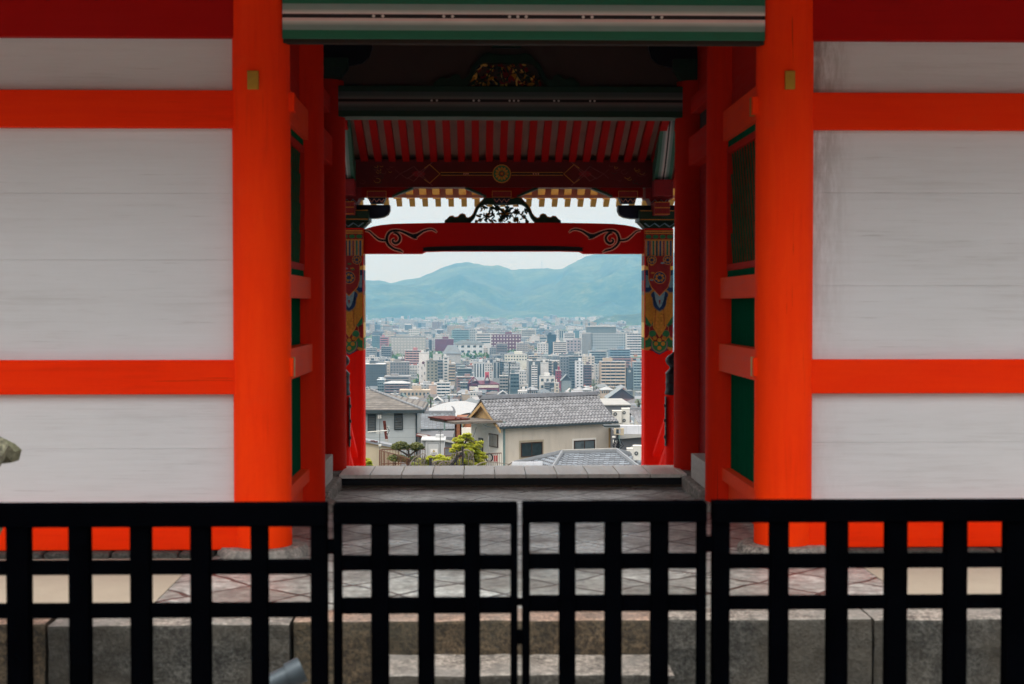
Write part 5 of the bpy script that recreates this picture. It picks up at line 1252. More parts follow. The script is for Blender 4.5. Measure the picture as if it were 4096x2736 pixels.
# shaped pine
Dp = 75; q = lambda x, y, d=0: P(x, y, Dp + d)
o = thing('pine_tree', (q(1637, 1860).x, Dp, terr(Dp)), 'cloud pruned dark pine with flat pads before the grey sided house', 'tree')
MB().path([(q(1637, 1860).x, Dp, terr(Dp)), q(1638, 1860), q(1635, 1840), q(1638, 1826), q(1634, 1812)], [.13, .12, .10, .09, .05], 9).build('trunk', M['bark_t'], o, smooth=True)
for pts in ([q(1636, 1826), q(1622, 1815), q(1606, 1806), q(1590, 1798)], [q(1637, 1822), q(1648, 1815), q(1658, 1806), q(1668, 1794)], [q(1634, 1818), q(1634, 1804), q(1628, 1796)], [q(1636, 1840), q(1615, 1836), q(1592, 1833)], [q(1637, 1845), q(1650, 1836), q(1662, 1834)], [q(1658, 1806), q(1672, 1800), q(1684, 1794)]):
    MB().path(pts, [.06, .05, .04, .02][:len(pts)], 7).build('branch', M['bark_t'], o, smooth=True)
for cx_, cy, rx, ry in ((1600, 1784, 36, 14), (1582, 1790, 18, 8), (1626, 1787, 16, 10), (1605, 1774, 22, 8), (1666, 1784, 28, 15), (1686, 1789, 12, 8), (1655, 1795, 12, 6), (1590, 1832, 42, 14), (1570, 1828, 14, 7), (1616, 1842, 14, 6), (1660, 1835, 26, 10), (1636, 1850, 14, 6)):
    mb = MB(); k_ = Dp / FPX; leaves(mb, q(cx_, cy, rr.uniform(-.2, .2)), (rx * k_, rx * k_ * .8, ry * k_), int(rx * 26), .065, rr, .9, .3); mb.build('foliage_pad', M['pine'], o)
# maples: clumps in layers
def maple(lab, clumps, D, trunk, seed, size=.10, dens=.9):
    rr = random.Random(seed); k_ = D / FPX; base = P(trunk[0][0], trunk[0][1], D)
    o = thing('maple_tree', (base.x, D, terr(D)), lab, 'tree', 'bright spring maples')
    MB().path([(base.x, D, terr(D))] + [tuple(P(x, y, D)) for x, y in trunk], [.10] + [.09 - .06 * i / len(trunk) for i in range(len(trunk))], 8).build('trunk', M['bark_t'], o, smooth=True)
    br = MB(); tops = [P(x, y, D) for x, y in trunk]
    mb = MB()
    for cx_, cy, r in clumps:
        dd = rr.uniform(-.5, .5); c = P(cx_, cy, D + dd)
        n_sub = max(3, int(r / 3))
        for _ in range(n_sub):
            c2 = c + Vector((rr.uniform(-1, 1) * r * k_ * .7, rr.uniform(-1, 1) * r * k_ * .7, rr.uniform(-1, 1) * r * k_ * .6)); rs = r * k_ * rr.uniform(.42, .7)
            leaves(mb, c2, (rs * 1.35, rs * 1.2, rs * .42), int(190 * dens * (r / 12) ** .6) + 60, size, rr, .25, .2)
        t = min(tops, key=lambda v: (v - c).length); br.path([tuple(t), tuple((t + c) / 2 + Vector((0, 0, .05))), tuple(c)], [.03, .02, .01], 5)
    br.build('branch', M['bark_t'], o); mb.build('crown', M['maple'], o); return o
maple('tall yellow green maple before the white side wall of the beige house', [(1866, 1742, 12), (1858, 1752, 16), (1875, 1755, 12), (1846, 1766, 14), (1824, 1760, 10), (1822, 1782, 14), (1838, 1790, 18), (1860, 1780, 18), (1880, 1785, 18), (1892, 1775, 14), (1900, 1790, 16), (1922, 1770, 8), (1915, 1785, 9), (1850, 1805, 18), (1818, 1805, 12), (1875, 1808, 18), (1900, 1812, 18), (1918, 1822, 18), (1932, 1832, 14), (1890, 1835, 20), (1860, 1838, 18), (1815, 1828, 12), (1920, 1845, 16), (1840, 1850, 16), (1880, 1856, 18), (1904, 1858, 16), (1925, 1858, 14)], 70, [(1862, 1860), (1860, 1835), (1864, 1810), (1858, 1785), (1866, 1755)], 21)
maple('low yellow green bush left of the tall maple, below the cabinet', [(1740, 1838, 13), (1756, 1832, 14), (1775, 1834, 14), (1790, 1840, 12), (1745, 1850, 14), (1768, 1850, 14), (1790, 1854, 12), (1732, 1855, 10)], 68, [(1762, 1862), (1764, 1850)], 22)
maple('lowest yellow green bush between the pine and the black stump', [(1712, 1830, 9), (1702, 1838, 12), (1686, 1846, 12), (1670, 1854, 12), (1694, 1856, 13), (1712, 1852, 10), (1658, 1860, 9)], 68, [(1690, 1864), (1692, 1852)], 23)
maple('small yellow green shrub at the foot of the left porch pillar', [(1466, 1842, 9), (1474, 1850, 10), (1462, 1856, 10), (1478, 1860, 8)], 66, [(1468, 1864), (1468, 1850)], 24)
# weeping bare tree in front
o = thing('weeping_tree', tuple(P(1830, 1870, 64))[:2] + (terr(64),), 'bare weeping tree with drooping grey twigs before the maples', 'tree')
q = lambda x, y, d=0: P(x, y, 64 + d)
def arch(pts, r0, nm='branch', mt='twig'): 
    pts = smooth([tuple(q(x, y)) for x, y in pts], 5); MB().path(pts, [r0 * (1 - .75 * i / len(pts)) for i in range(len(pts))], 6).build(nm, M[mt], o, smooth=True)
arch([(1800, 1868), (1812, 1852), (1830, 1830), (1845, 1810), (1852, 1806)], .09, 'limb', 'oldwood')
arch([(1846, 1808), (1858, 1800), (1875, 1802), (1888, 1815), (1895, 1835)], .05)
arch([(1850, 1806), (1858, 1820), (1852, 1840)], .045); arch([(1845, 1808), (1830, 1812), (1818, 1828), (1812, 1850)], .04)
arch([(1640, 1860), (1652, 1838), (1672, 1824), (1690, 1815), (1703, 1820), (1706, 1832)], .035)
arch([(1720, 1862), (1735, 1850), (1758, 1843), (1775, 1848), (1785, 1862)], .04); arch([(1750, 1864), (1770, 1848), (1800, 1846), (1818, 1862)], .04)
arch([(1905, 1862), (1930, 1850), (1965, 1848), (2000, 1852), (2040, 1856)], .035); arch([(2030, 1862), (2045, 1852), (2048, 1848)], .04)
rt = random.Random(9); mb = MB()
for k in range(95):
    x, y = rt.choice([(rt.uniform(1808, 1895), rt.uniform(1806, 1835)), (rt.uniform(1725, 1815), rt.uniform(1842, 1856)), (rt.uniform(1655, 1705), rt.uniform(1820, 1845))])
    dx = rt.uniform(-10, 10); pts = [tuple(q(x + dx * t + 2 * math.sin(t * 5 + k), y - 4 * math.sin(min(1, t * 2) * 3.14) + 45 * t * t, rt.uniform(-.1, .1))) for t in (0, .2, .4, .6, .8, 1)]
    mb.path(pts, [.014, .013, .011, .010, .009, .007], 4)
mb.build('twigs', M['twig'], o)
# ------------------------------------------------------------------ THE CITY
def citymat():
    m, nt, p = new_mat('city_wall')
    at = N(nt, 'ShaderNodeAttribute', attribute_name='Col'); tc = N(nt, 'ShaderNodeTexCoord'); sp = N(nt, 'ShaderNodeSeparateXYZ'); nt.links.new(tc.outputs['UV'], sp.inputs[0])
    g = N(nt, 'ShaderNodeNewGeometry'); gn = N(nt, 'ShaderNodeSeparateXYZ'); nt.links.new(g.outputs['True Normal'], gn.inputs[0])
    def band(o, step, a, b):
        f = math_(nt, 'FRACT', math_(nt, 'DIVIDE', o, step)); return math_(nt, 'MULTIPLY', math_(nt, 'GREATER_THAN', f, a), math_(nt, 'LESS_THAN', f, b))
    k = math_(nt, 'MULTIPLY', band(sp.outputs[0], 3.1, .26, .74), band(sp.outputs[1], 3.2, .3, .72))
    vert = math_(nt, 'LESS_THAN', math_(nt, 'ABSOLUTE', gn.outputs[2]), .3)
    k = math_(nt, 'MULTIPLY', k, vert)
    cl = N(nt, 'ShaderNodeCombineXYZ'); nt.links.new(math_(nt, 'FLOOR', math_(nt, 'DIVIDE', sp.outputs[0], 3.1)), cl.inputs[0]); nt.links.new(math_(nt, 'FLOOR', math_(nt, 'DIVIDE', sp.outputs[1], 3.2)), cl.inputs[1])
    w = N(nt, 'ShaderNodeTexWhiteNoise'); nt.links.new(cl.outputs[0], w.inputs[0])
    gc = ramp(nt, w.outputs[0], [(0, (.04, .055, .065)), (.7, (.09, .12, .14)), (1, (.2, .22, .22))])
    n = noise_(nt, coords(nt, 'World'), .12, 4); c = mixc(nt, .35, at.outputs['Color'], ramp(nt, n, [(.3, .6), (.7, 1.3)]), 'MULTIPLY')
    nt.links.new(mixc(nt, k, c, gc), p.inputs['Base Color']); p.inputs['Roughness'].default_value = .8; return m
def colmat(name, rough=.8, mottled=.25):
    m, nt, p = new_mat(name); at = N(nt, 'ShaderNodeAttribute', attribute_name='Col'); n = noise_(nt, coords(nt, 'World'), .3, 4)
    nt.links.new(mixc(nt, mottled, at.outputs['Color'], ramp(nt, n, [(.3, .6), (.7, 1.3)]), 'MULTIPLY'), p.inputs['Base Color']); p.inputs['Roughness'].default_value = rough; return m
M['city'] = citymat(); M['plainwall'] = colmat('painted_concrete_wall'); M['cglass'] = simple('far_window_glass', (.05, .07, .08), .25, .3, .5, bmp=0)
M['croof'] = colmat('city_roof', .75); M['balc'] = simple('pale_balcony_front', (.5, .5, .48), .8, .1, 1)
def ground_D(x, y):
    lo, hi = 200., 20000.
    for _ in range(50):
        md = (lo + hi) / 2
        if P(x, y, md).z > terr(md): lo = md
        else: hi = md
    return hi
ORG = {'A': (1400, 950), 'B': (2000, 950), 'C': (1400, 1400), 'E': (2000, 1400)}
def F2(crop, x, y): ox, oy = ORG[crop]; return ox + x / 3.1354, oy + y / 3.136
HERO = []   # image rectangles for the fillers to respect
GREY = (.36, .38, .38)
def hero(crop, x0, y0, x1, y1, col, lab, style=None, nx=6, ny=6, yb=None, D=None, rot=0, depth=None, roofcol=(.32, .33, .33), top=None, cat='building', wcol=None, name='city_building', rooftype='flat', gridmat='cglass'):
    xa, ya = F2(crop, x0, y0); xb, yv = F2(crop, x1, y1); yb_ = yv if yb is None else F2(crop, 0, yb)[1]
    xm = (xa + xb) / 2
    if D is None: D = ground_D(xm, yb_)
    a, b = P(xa, ya, D), P(xb, ya, D); W = b.x - a.x; ztop = P(xm, ya, D).z; z0 = terr(D); depth = depth or min(max(14, W * .6), 30)
    HERO.append((xa, ya, xb, yv, D, lab))
    o = thing(name, ((a.x + b.x) / 2, D + depth / 2, z0), lab, cat)
    fr = Fr((a.x, D), 0)
    if rot:
        cx_, cy_ = (a.x + b.x) / 2, D + depth / 2; r = R(rot)
        W2 = W / (math.cos(r) + depth / W * abs(math.sin(r))) if True else W; W = W2
        c = Vector((cx_, cy_, 0)); u = Vector((math.cos(r), math.sin(r), 0)); v = Vector((-math.sin(r), math.cos(r), 0)); c0 = c - u * W / 2 - v * depth / 2; fr = Fr((c0.x, c0.y), rot)
    mb = MB(); mb.col = col; fr.box(mb, 0, W, 0, depth, z0, ztop); mb.build('wall', M['plainwall'], o)
    h = ztop - z0
    if rooftype == 'flat':
        mb = MB(); mb.col = roofcol; fr.box(mb, -.2, W + .2, -.2, depth + .2, ztop, ztop + .5); rf = mb.build('roof', M['croof'], o)
        rn = random.Random(int(xa)); mb = MB(); mb.col = mul(col, 1.05); pa = rn.uniform(.1, .5) * W; fr.box(mb, pa, pa + W * rn.uniform(.2, .4), depth * .3, depth * .7, ztop + .5, ztop + rn.uniform(2.5, 4)); mb.build('roof_house', M['plainwall'], o)
    elif rooftype == 'hip':
        mb = MB(); mb.col = roofcol; e = 1; t = depth * .4; hz = top or 5
        b4 = [fr.pt(-e, -e, ztop), fr.pt(W + e, -e, ztop), fr.pt(W + e, depth + e, ztop), fr.pt(-e, depth + e, ztop)]; t4 = [fr.pt(t, depth * .45, ztop + hz), fr.pt(W - t, depth * .45, ztop + hz), fr.pt(W - t, depth * .55, ztop + hz), fr.pt(t, depth * .55, ztop + hz)]
        mb.hexa(b4, t4); mb.build('roof', M['croof'], o)
    elif rooftype == 'gable':
        mb = MB(); mb.col = roofcol; hz = top or 4; e = 1.2
        f_ = [(-e, ztop), (W / 2, ztop + hz), (W + e, ztop)]
        for sg in (0, 1):
            q = f_[:2] if not sg else f_[1:]
            mb.hexa([fr.pt(q[0][0], -e, q[0][1] - .4), fr.pt(q[1][0], -e, q[1][1] - .4), fr.pt(q[1][0], depth, q[1][1] - .4), fr.pt(q[0][0], depth, q[0][1] - .4)], [fr.pt(q[0][0], -e, q[0][1]), fr.pt(q[1][0], -e, q[1][1]), fr.pt(q[1][0], depth, q[1][1]), fr.pt(q[0][0], depth, q[0][1])])
        mb.build('roof', M['croof'], o); mb = MB(); mb.col = mul(col, .35); mb.face([fr.pt(0, -.02, ztop), fr.pt(W, -.02, ztop), fr.pt(W / 2, -.02, ztop + hz - .4)]); mb.build('gable', M['plainwall'], o)
    vis = h * min(1, (yv - ya) / max(1, (ground_y(D) - ya))) if True else h
    zb_ = max(z0 + 2, ztop - vis)
    nx = min(nx, 14); ny = min(ny, 12)
    while nx * ny > 100: ny -= 1
    if style == 'grid':
        cw, ch = W / nx, (ztop - zb_) / ny
        mesh = None
        for i in range(nx):
            for j in range(ny):
                a0 = cw * (i + .27); c0 = ztop - ch * (j + .72)
                if mesh is None:
                    mb = MB(); fr.box(mb, a0, a0 + cw * .48, -.12, .1, c0, c0 + ch * .42); w0 = mb.build('window', M[gridmat], o); mesh = (w0, a0, c0)
                else:
                    w = mesh[0].copy(); COL.objects.link(w); w.parent = o; w.location = fr.u * (a0 - mesh[1]) + Vector((0, 0, c0 - mesh[2]))
    elif style == 'bands':
        ch = (ztop - zb_) / ny
        for j in range(ny): mb = MB(); c0 = ztop - ch * (j + .78); fr.box(mb, W * .06, W * .94, -.12, .1, c0, c0 + ch * .45); mb.build('window_band', M['cglass'], o)
    elif style == 'balcony':
        ch = (ztop - zb_) / ny; mb0 = None
        for j in range(ny):
            c0 = ztop - ch * (j + .95); mb = MB(); fr.box(mb, W * .05, W * .95, -.1, .1, c0 + ch * .42, c0 + ch * .88); w = mb.build('window_band', M['cglass'], o)
            mb = MB(); mb.col = wcol or mul(col, 1.15); fr.box(mb, W * .03, W * .97, -1.2, 0, c0, c0 + ch * .4); mb.build('balcony', M['plainwall'], o)
        for i in range(1, min(nx, 8)): mb = MB(); mb.col = col; fr.box(mb, W * i / nx - .15, W * i / nx + .15, -1.25, 0, zb_, ztop); mb.build('pier', M['plainwall'], o)
    elif style == 'vert':
        for i in range(nx): mb = MB(); a0 = W * (i + .3) / nx; fr.box(mb, a0, a0 + W / nx * .45, -.12, .1, zb_, ztop - 1); mb.build('window_strip', M['cglass'], o)
    return o, fr, W, ztop, zb_, depth
def ground_y(D):
    d = Vector((0, D, terr(D))); v = CAMR.transposed() @ d; return 1368 - v.y / -v.z * FPX
W_ = (.50, .51, .505); LG = (.32, .35, .36); MG = (.19, .205, .21); DG = (.08, .095, .10); BE = (.38, .32, .25); TE = (.10, .17, .19); MR = (.13, .035, .05); NV = (.04, .07, .09); PKc = (.36, .17, .18); BRc = (.20, .12, .10)
hero('A', 515, 1250, 945, 1540, (.33, .34, .33), 'large grey hotel block with rows of small pale windows and dark roof edge', 'grid', 11, 8, yb=1545, roofcol=DG, gridmat='balc')
hero('A', 1068, 1275, 1298, 1500, MR, 'maroon windowless block right of the large grey hotel', None, yb=1500)
hero('A', 1300, 1335, 1675, 1540, (.52, .56, .58), 'long white block with dark hipped roof and few windows', 'grid', 5, 3, yb=1540, rooftype='hip', roofcol=(.10, .12, .12), top=5)
hero('A', 1575, 1205, 1770, 1330, W_, 'white office block with broad black window bands', 'bands', 4, 4, yb=1490)
hero('A', 1760, 1215, 2145, 1470, MR, 'wide dark maroon hotel with dotted white windows', 'grid', 10, 6, yb=1475, gridmat='balc')
hero('A', 1275, 1160, 1500, 1290, (.22, .33, .35), 'teal banded apartment slab above the long white block', 'balcony', 4, 6, yb=1400)
hero('A', 1500, 1150, 1575, 1300, LG, 'narrow pale tower right of the teal banded slab', 'grid', 3, 5, yb=1420)
hero('A', 690, 1420, 908, 1600, PKc, 'pink brick apartment block with pale balcony lines', 'balcony', 4, 6, yb=1720, wcol=(.55, .40, .38), rot=-8)
hero('A', 275, 1235, 375, 1330, TE, 'dark teal glass block left of the large grey hotel', 'grid', 5, 4, yb=1480)
hero('A', 375, 1250, 480, 1360, PKc, 'dusty pink block between the teal glass block and the grey hotel', 'bands', 3, 4, yb=1500)
hero('A', 735, 1150, 865, 1230, W_, 'cream white block on the skyline above the grey hotel', 'grid', 5, 3, yb=1330)
hero('A', 1750, 1385, 1830, 1470, MG, 'small grey brown block at the foot of the maroon hotel', 'grid', 3, 4, yb=1560)
hero('A', 1835, 1340, 1975, 1450, (.22, .2, .2), 'brown grey balcony block before the maroon hotel', 'balcony', 4, 5, yb=1560)
hero('A', 200, 1390, 330, 1500, LG, 'pale flats with balconies at the left pillar', 'balcony', 3, 5, yb=1600)
hero('A', 390, 1370, 515, 1500, MG, 'mid grey flats left of the large grey hotel', 'balcony', 4, 5, yb=1600)
hero('C', 180, 180, 440, 500, DG, 'wide dark glass hotel with white roof edge at the left pillar', 'grid', 9, 9, yb=505, roofcol=(.7, .7, .7))
hero('C', 490, 155, 745, 345, (.22, .22, .22), 'dark grey hotel with square windows', 'grid', 7, 5, yb=420, rot=6)
hero('C', 430, 335, 755, 400, (.25, .24, .24), 'long brown grey building with hipped turret, upper tier', 'bands', 4, 2, yb=560)
hero('C', 430, 420, 740, 555, (.16, .16, .17), 'dark four storey inn with red lit balconies', 'balcony', 5, 4, yb=620, wcol=(.28, .22, .22), rooftype='hip', top=2, roofcol=(.4, .42, .43))
hero('C', 345, 375, 425, 560, (.2, .26, .28), 'slim tiered grey inn with stacked eaves', 'balcony', 3, 5, yb=610, rooftype='hip', top=2, roofcol=(.4, .45, .47))
hr = hero('C', 865, 40, 985, 455, (.62, .61, .6), 'white tower with small dark windows and a round dark red emblem', None, yb=480, rot=0, depth=16)
o_, fr_, w_, zt_, zb_, dp_ = hr
c_ = fr_.pt(w_ * .45, -.05, zt_ - (zt_ - zb_) * .29); M['emb'] = simple('emblem_maroon', (.13, .05, .06), .7, .1, 1)
em = MB(); em.tube((c_[0], c_[1] - .15, c_[2]), (c_[0], c_[1] + .1, c_[2]), w_ * .15, n=24); em.build('emblem', M['emb'], o_)
for fx, fz in ((.55, .37), (.27, .45), (.55, .61), (.27, .69), (.55, .84), (.2, .93)): mb = MB(); z = zt_ - (zt_ - zb_) * fz; fr_.box(mb, w_ * fx, w_ * (fx + .07), -.1, .1, z - 1.3, z + 1.3); mb.build('window', M['cglass'], o_)
hero('C', 960, 140, 1100, 455, (.25, .25, .2), 'olive grey windowed face beside the white emblem tower', 'grid', 3, 8, yb=485, roofcol=DG)
hero('C', 1100, 130, 1165, 450, MG, 'recessed balcony stack right of the olive grey face', 'balcony', 2, 8, yb=487)
hero('C', 1165, 90, 1237, 420, W_, 'white slab with one column of windows right of the balcony stack', 'grid', 1, 9, yb=487)
hero('C', 1040, 60, 1145, 130, W_, 'white stepped roof block above the olive grey face', None, yb=440)
hero('C', 620, 510, 1000, 590, BE, 'long low beige house with small windows', 'grid', 8, 1, yb=640, roofcol=(.5, .42, .32))
hero('C', 990, 445, 1085, 580, (.52, .40, .32), 'plain salmon block left of the white flats', None, yb=610)
hero('C', 1085, 420, 1258, 575, W_, 'white four storey flats with dark paired windows', 'balcony', 3, 4, yb=615, wcol=(.7, .7, .7))
hero('C', 1335, 340, 1560, 470, (.25, .17, .15), 'brown brick flats behind the maroon theatre', 'bands', 4, 4, yb=545)
hero('C', 1235, 180, 1320, 400, BE, 'narrow cream flats right of the emblem tower group', 'bands', 2, 6, yb=500)
th = hero('C', 1475, 430, 1870, 535, (.20, .05, .08), 'maroon theatre with curved gable roofs and white bands', 'bands', 5, 2, yb=590, rooftype='hip', top=3, roofcol=(.14, .04, .06), rot=4)
o_, fr_, w_, zt_, zb_, dp_ = th
mb = MB(); mb.col = (.6, .56, .5); fr_.box(mb, w_ * .3, w_ * .98, -.6, 0, zt_ - 3.2, zt_ - .6); fr_.box(mb, w_ * .02, w_ * .28, -.6, 0, zt_ - 5.4, zt_ - 2); mb.build('white_band', M['plainwall'], o_)
for f0, f1, hz, zz in ((-.02, .34, 6, 1.0), (.52, .70, 6.5, 2.5)):
    mb = MB(); mb.col = (.15, .035, .06); pr = [(f0 + (f1 - f0) * t, hz * (1 - abs(2 * t - 1)) ** .75 * (1 if True else 0)) for t in [k / 10 for k in range(11)]]
    for (fa, ha), (fb, hb) in zip(pr, pr[1:]): mb.hexa([fr_.pt(w_ * fa, -1.5, zt_ + zz + ha - .9), fr_.pt(w_ * fb, -1.5, zt_ + zz + hb - .9), fr_.pt(w_ * fb, 7, zt_ + zz + hb - .9), fr_.pt(w_ * fa, 7, zt_ + zz + ha - .9)], [fr_.pt(w_ * fa, -1.5, zt_ + zz + ha), fr_.pt(w_ * fb, -1.5, zt_ + zz + hb), fr_.pt(w_ * fb, 7, zt_ + zz + hb), fr_.pt(w_ * fa, 7, zt_ + zz + ha)])
    mb.build('curved_gable', M['croof'], o_)
mb = MB(); mb.col = (.45, .08, .1); fr_.box(mb, w_ * .55, w_ * .67, 1, 6, zt_ + 6, zt_ + 11); mb.build('drum_tower', M['plainwall'], o_)
hero('C', 1690, 175, 1780, 355, W_, 'white tower with dark square windows behind the theatre', 'grid', 3, 6, yb=520)
hero('C', 1550, 160, 1690, 340, (.48, .53, .56), 'pale bluish tower left of the white windowed tower', 'vert', 4, 1, yb=520)
hero('C', 1795, 145, 1880, 350, LG, 'pale grey tower right of the white windowed tower', 'vert', 2, 1, yb=520)
hero('C', 1880, 150, 1930, 350, DG, 'slim dark balcony tower beside the crane', 'balcony', 2, 7, yb=525)
hero('C', 1340, 235, 1530, 330, (.13, .17, .18), 'dark teal roofed block before the pale bluish tower', 'bands', 3, 3, yb=500)
hero('C', 1875, 330, 1985, 530, (.25, .25, .24), 'brown grey balcony block left of the crane foot', 'balcony', 3, 5, yb=590)
hero('C', 1380, 415, 1475, 540, (.18, .2, .2), 'small dark flats left of the theatre', 'balcony', 3, 3, yb=590)
hero('C', 1165, 45, 1390, 150, (.35, .36, .36), 'wide temple hall with huge grey sloping roof', None, yb=330, rooftype='hip', top=10, roofcol=(.17, .20, .22))
hero('C', 505, 560, 600, 600, MG, 'grey house with small bay windows in the low roofs', 'bands', 2, 1, yb=690)
hero('C', 560, 665, 735, 670, (.3, .36, .35), 'green gabled house poking above the slate hip roof', None, yb=745, rooftype='gable', top=7, roofcol=(.12, .17, .16), depth=20)
hero('C', 1045, 640, 1140, 680, W_, 'white gabled house before the white arched roof', None, yb=760, rooftype='gable', top=3, roofcol=(.5, .5, .5))
hero('C', 1400, 560, 1510, 640, BE, 'cream house left of the tiled gable roof ridge', None, yb=700)
hero('C', 1505, 535, 1650, 620, W_, 'white stepped house above the tiled gable roof', 'grid', 4, 2, yb=700)
hero('C', 1870, 560, 1965, 600, (.5, .52, .53), 'small pale gabled shed right behind the tiled ridge', None, yb=690, rooftype='gable', top=3)
# right half
hg = hero('B', 1145, 1205, 1580, 1440, (.33, .38, .40), 'huge grey hotel with chequered window grid, widest in the city', 'grid', 14, 7, yb=1620)
o_, fr_, w_, zt_, zb_, dp_ = hg
mb = MB(); mb.col = (.14, .18, .19); fr_.box(mb, -w_ * .12, w_ * .72, 4, dp_, zt_, zt_ + 9); mb.build('penthouse', M['plainwall'], o_)
mb = MB(); mb.col = (.36, .38, .38); fr_.box(mb, -w_ * .12, w_ * .72, 3, dp_, zt_ + 9, zt_ + 10.5); mb.build('penthouse_roof', M['croof'], o_)
hero('B', 1028, 1198, 1143, 1460, (.42, .44, .45), 'vertical ribbed wing left of the huge grey hotel', 'vert', 9, 1, yb=1622)
hero('B', 1585, 1205, 1800, 1490, W_, 'tall white flats with arched rooftop at the right pillar', 'balcony', 6, 9, yb=1630, wcol=(.6, .6, .6))
hero('B', 595, 1222, 705, 1430, NV, 'slim navy tower in the middle of the city', None, yb=1560, roofcol=NV)
hero('B', 390, 1240, 495, 1315, W_, 'blank white cube left of the navy tower', None, yb=1440)
hero('B', 495, 1245, 590, 1320, LG, 'pale block with teal glass front beside the blank white cube', 'bands', 2, 2, yb=1440)
hero('B', 470, 1335, 605, 1475, (.52, .52, .52), 'white windowed flats below the blank white cube', 'grid', 4, 5, yb=1580)
hero('B', 670, 1315, 835, 1460, (.56, .54, .52), 'stepped cream flats right of the navy tower', 'balcony', 3, 6, yb=1580)
hero('B', 700, 1165, 740, 1260, W_, 'slim white office on the skyline right of the navy tower', 'grid', 2, 5, yb=1400)
hero('B', 745, 1165, 820, 1260, (.28, .32, .32), 'dark grey office beside the slim white skyline office', 'vert', 3, 1, yb=1400)
hero('B', 800, 1200, 940, 1265, W_, 'white terraced office with sloped end', 'bands', 4, 3, yb=1420)
hero('B', 835, 1285, 1010, 1430, (.34, .32, .35), 'lavender grey block with dark glass front', 'grid', 4, 4, yb=1560)
hero('B', 205, 1330, 355, 1430, (.45, .42, .40), 'beige brown flats with balconies right of the maroon hotel', 'balcony', 4, 4, yb=1560)
hero('B', 200, 1200, 262, 1260, MG, 'grey green slab above the beige brown flats', None, yb=1400)
hero('B', 262, 1160, 450, 1235, (.40, .40, .37), 'wide tan block on the skyline centre', 'bands', 4, 3, yb=1380)
hero('B', 925, 1165, 995, 1225, TE, 'sloping dark teal glass block on the skyline', None, yb=1380)
hero('B', 1240, 1315, 1385, 1430, (.36, .37, .36), 'rounded plain grey block before the huge grey hotel', None, yb=1600)
hero('B', 1430, 1300, 1565, 1400, (.48, .44, .46), 'pale lilac block before the huge grey hotel', 'grid', 4, 3, yb=1600)
hero('B', 1255, 1360, 1300, 1430, W_, 'tiny white block before the rounded grey block', None, yb=1610)
hero('B', 1370, 1405, 1635, 1500, (.16, .23, .29), 'blue stepped apartment block right of centre', 'balcony', 5, 3, yb=1680, wcol=(.2, .3, .37))
hero('B', 1375, 1497, 1645, 1600, (.24, .15, .14), 'brown brick lower tier under the blue stepped apartments', 'balcony', 5, 3, yb=1682, wcol=(.3, .19, .17))
hero('B', 1660, 1505, 1790, 1640, (.38, .18, .11), 'orange brick block with green roof at the right pillar', 'bands', 3, 3, yb=1780, roofcol=(.12, .35, .28))
hero('B', 1115, 1430, 1335, 1590, (.22, .28, .31), 'blue grey slab left of the blue stepped apartments', 'balcony', 3, 5, yb=1740)
hero('E', 1258, 150, 1580, 470, BE, 'broad beige apartment block with eight rows of windows', 'balcony', 5, 8, yb=505, wcol=(.56, .47, .38))
o_, fr_, w_, zt_, zb_, dp_ = hero('E', 1588, 230, 1668, 460, (.07, .09, .10), 'dark slate tower with a pale flower emblem', None, yb=505, roofcol=DG)
c_ = fr_.pt(w_ * .48, -.05, zt_ - (zt_ - zb_) * .16); em = MB()
for k in range(5): t = k * 1.2566 + .3; em.tube((c_[0] + w_ * .13 * math.cos(t), c_[1] - .15, c_[2] + w_ * .13 * math.sin(t)), (c_[0] + w_ * .13 * math.cos(t), c_[1] + .1, c_[2] + w_ * .13 * math.sin(t)), w_ * .07, n=12)
em.build('emblem', M['balc'], o_)
hero('E', 1672, 155, 1800, 465, (.24, .31, .35), 'blue grey balcony flats at the right pillar', 'balcony', 3, 9, yb=505, wcol=(.33, .42, .45))
hero('E', 755, 85, 860, 340, (.17, .20, .22), 'plain slate flank with small windows, left half of twin tone tower', 'grid', 3, 7, yb=480)
hero('E', 862, 82, 1030, 460, (.14, .17, .18), 'dark slate tower front with many balconies', 'balcony', 4, 11, yb=482, wcol=(.17, .21, .23))
hero('E', 950, 145, 1045, 485, (.56, .60, .64), 'slim pale blue white tower before the dark slate tower', 'grid', 2, 9, yb=500)
hero('E', 1057, 190, 1150, 460, (.14, .11, .12), 'slim dark brown balcony tower right of the pale blue white tower', 'balcony', 3, 8, yb=500, wcol=(.2, .16, .17))
hero('E', 365, 140, 505, 460, (.09, .11, .12), 'near black tower with white zigzag balconies', None, yb=500)
hero('E', 395, 195, 470, 450, W_, 'white zigzag balcony stack on the near black tower', 'balcony', 2, 9, yb=503, wcol=(.75, .75, .75), depth=8)
hero('E', 508, 165, 608, 330, W_, 'slim white windowless tower right of the black tower', None, yb=500)
hero('E', 498, 335, 690, 500, (.6, .6, .58), 'low plain white block below the slim white tower', 'grid', 3, 2, yb=530)
hero('E', 610, 140, 650, 400, MG, 'grey slab edge right of the slim white tower', 'balcony', 1, 8, yb=480)
hero('E', 340, 130, 650, 200, (.3, .31, .31), 'grey slab roofline behind the black tower', 'bands', 6, 2, yb=470)
hero('E', 705, 260, 768, 430, (.25, .04, .06), 'slim crimson building left of the dark slate tower', 'grid', 2, 5, yb=510)
hero('E', 60, 60, 340, 140, (.55, .56, .50), 'long white school with a pale arched gym roof', 'grid', 8, 2, yb=330)
hero('E', 360, 75, 508, 130, BE, 'beige flats above the black tower', 'balcony', 4, 2, yb=330)
hero('E', 510, 80, 655, 130, (.25, .3, .31), 'dark teal flats right of the beige flats', 'balcony', 4, 2, yb=330)
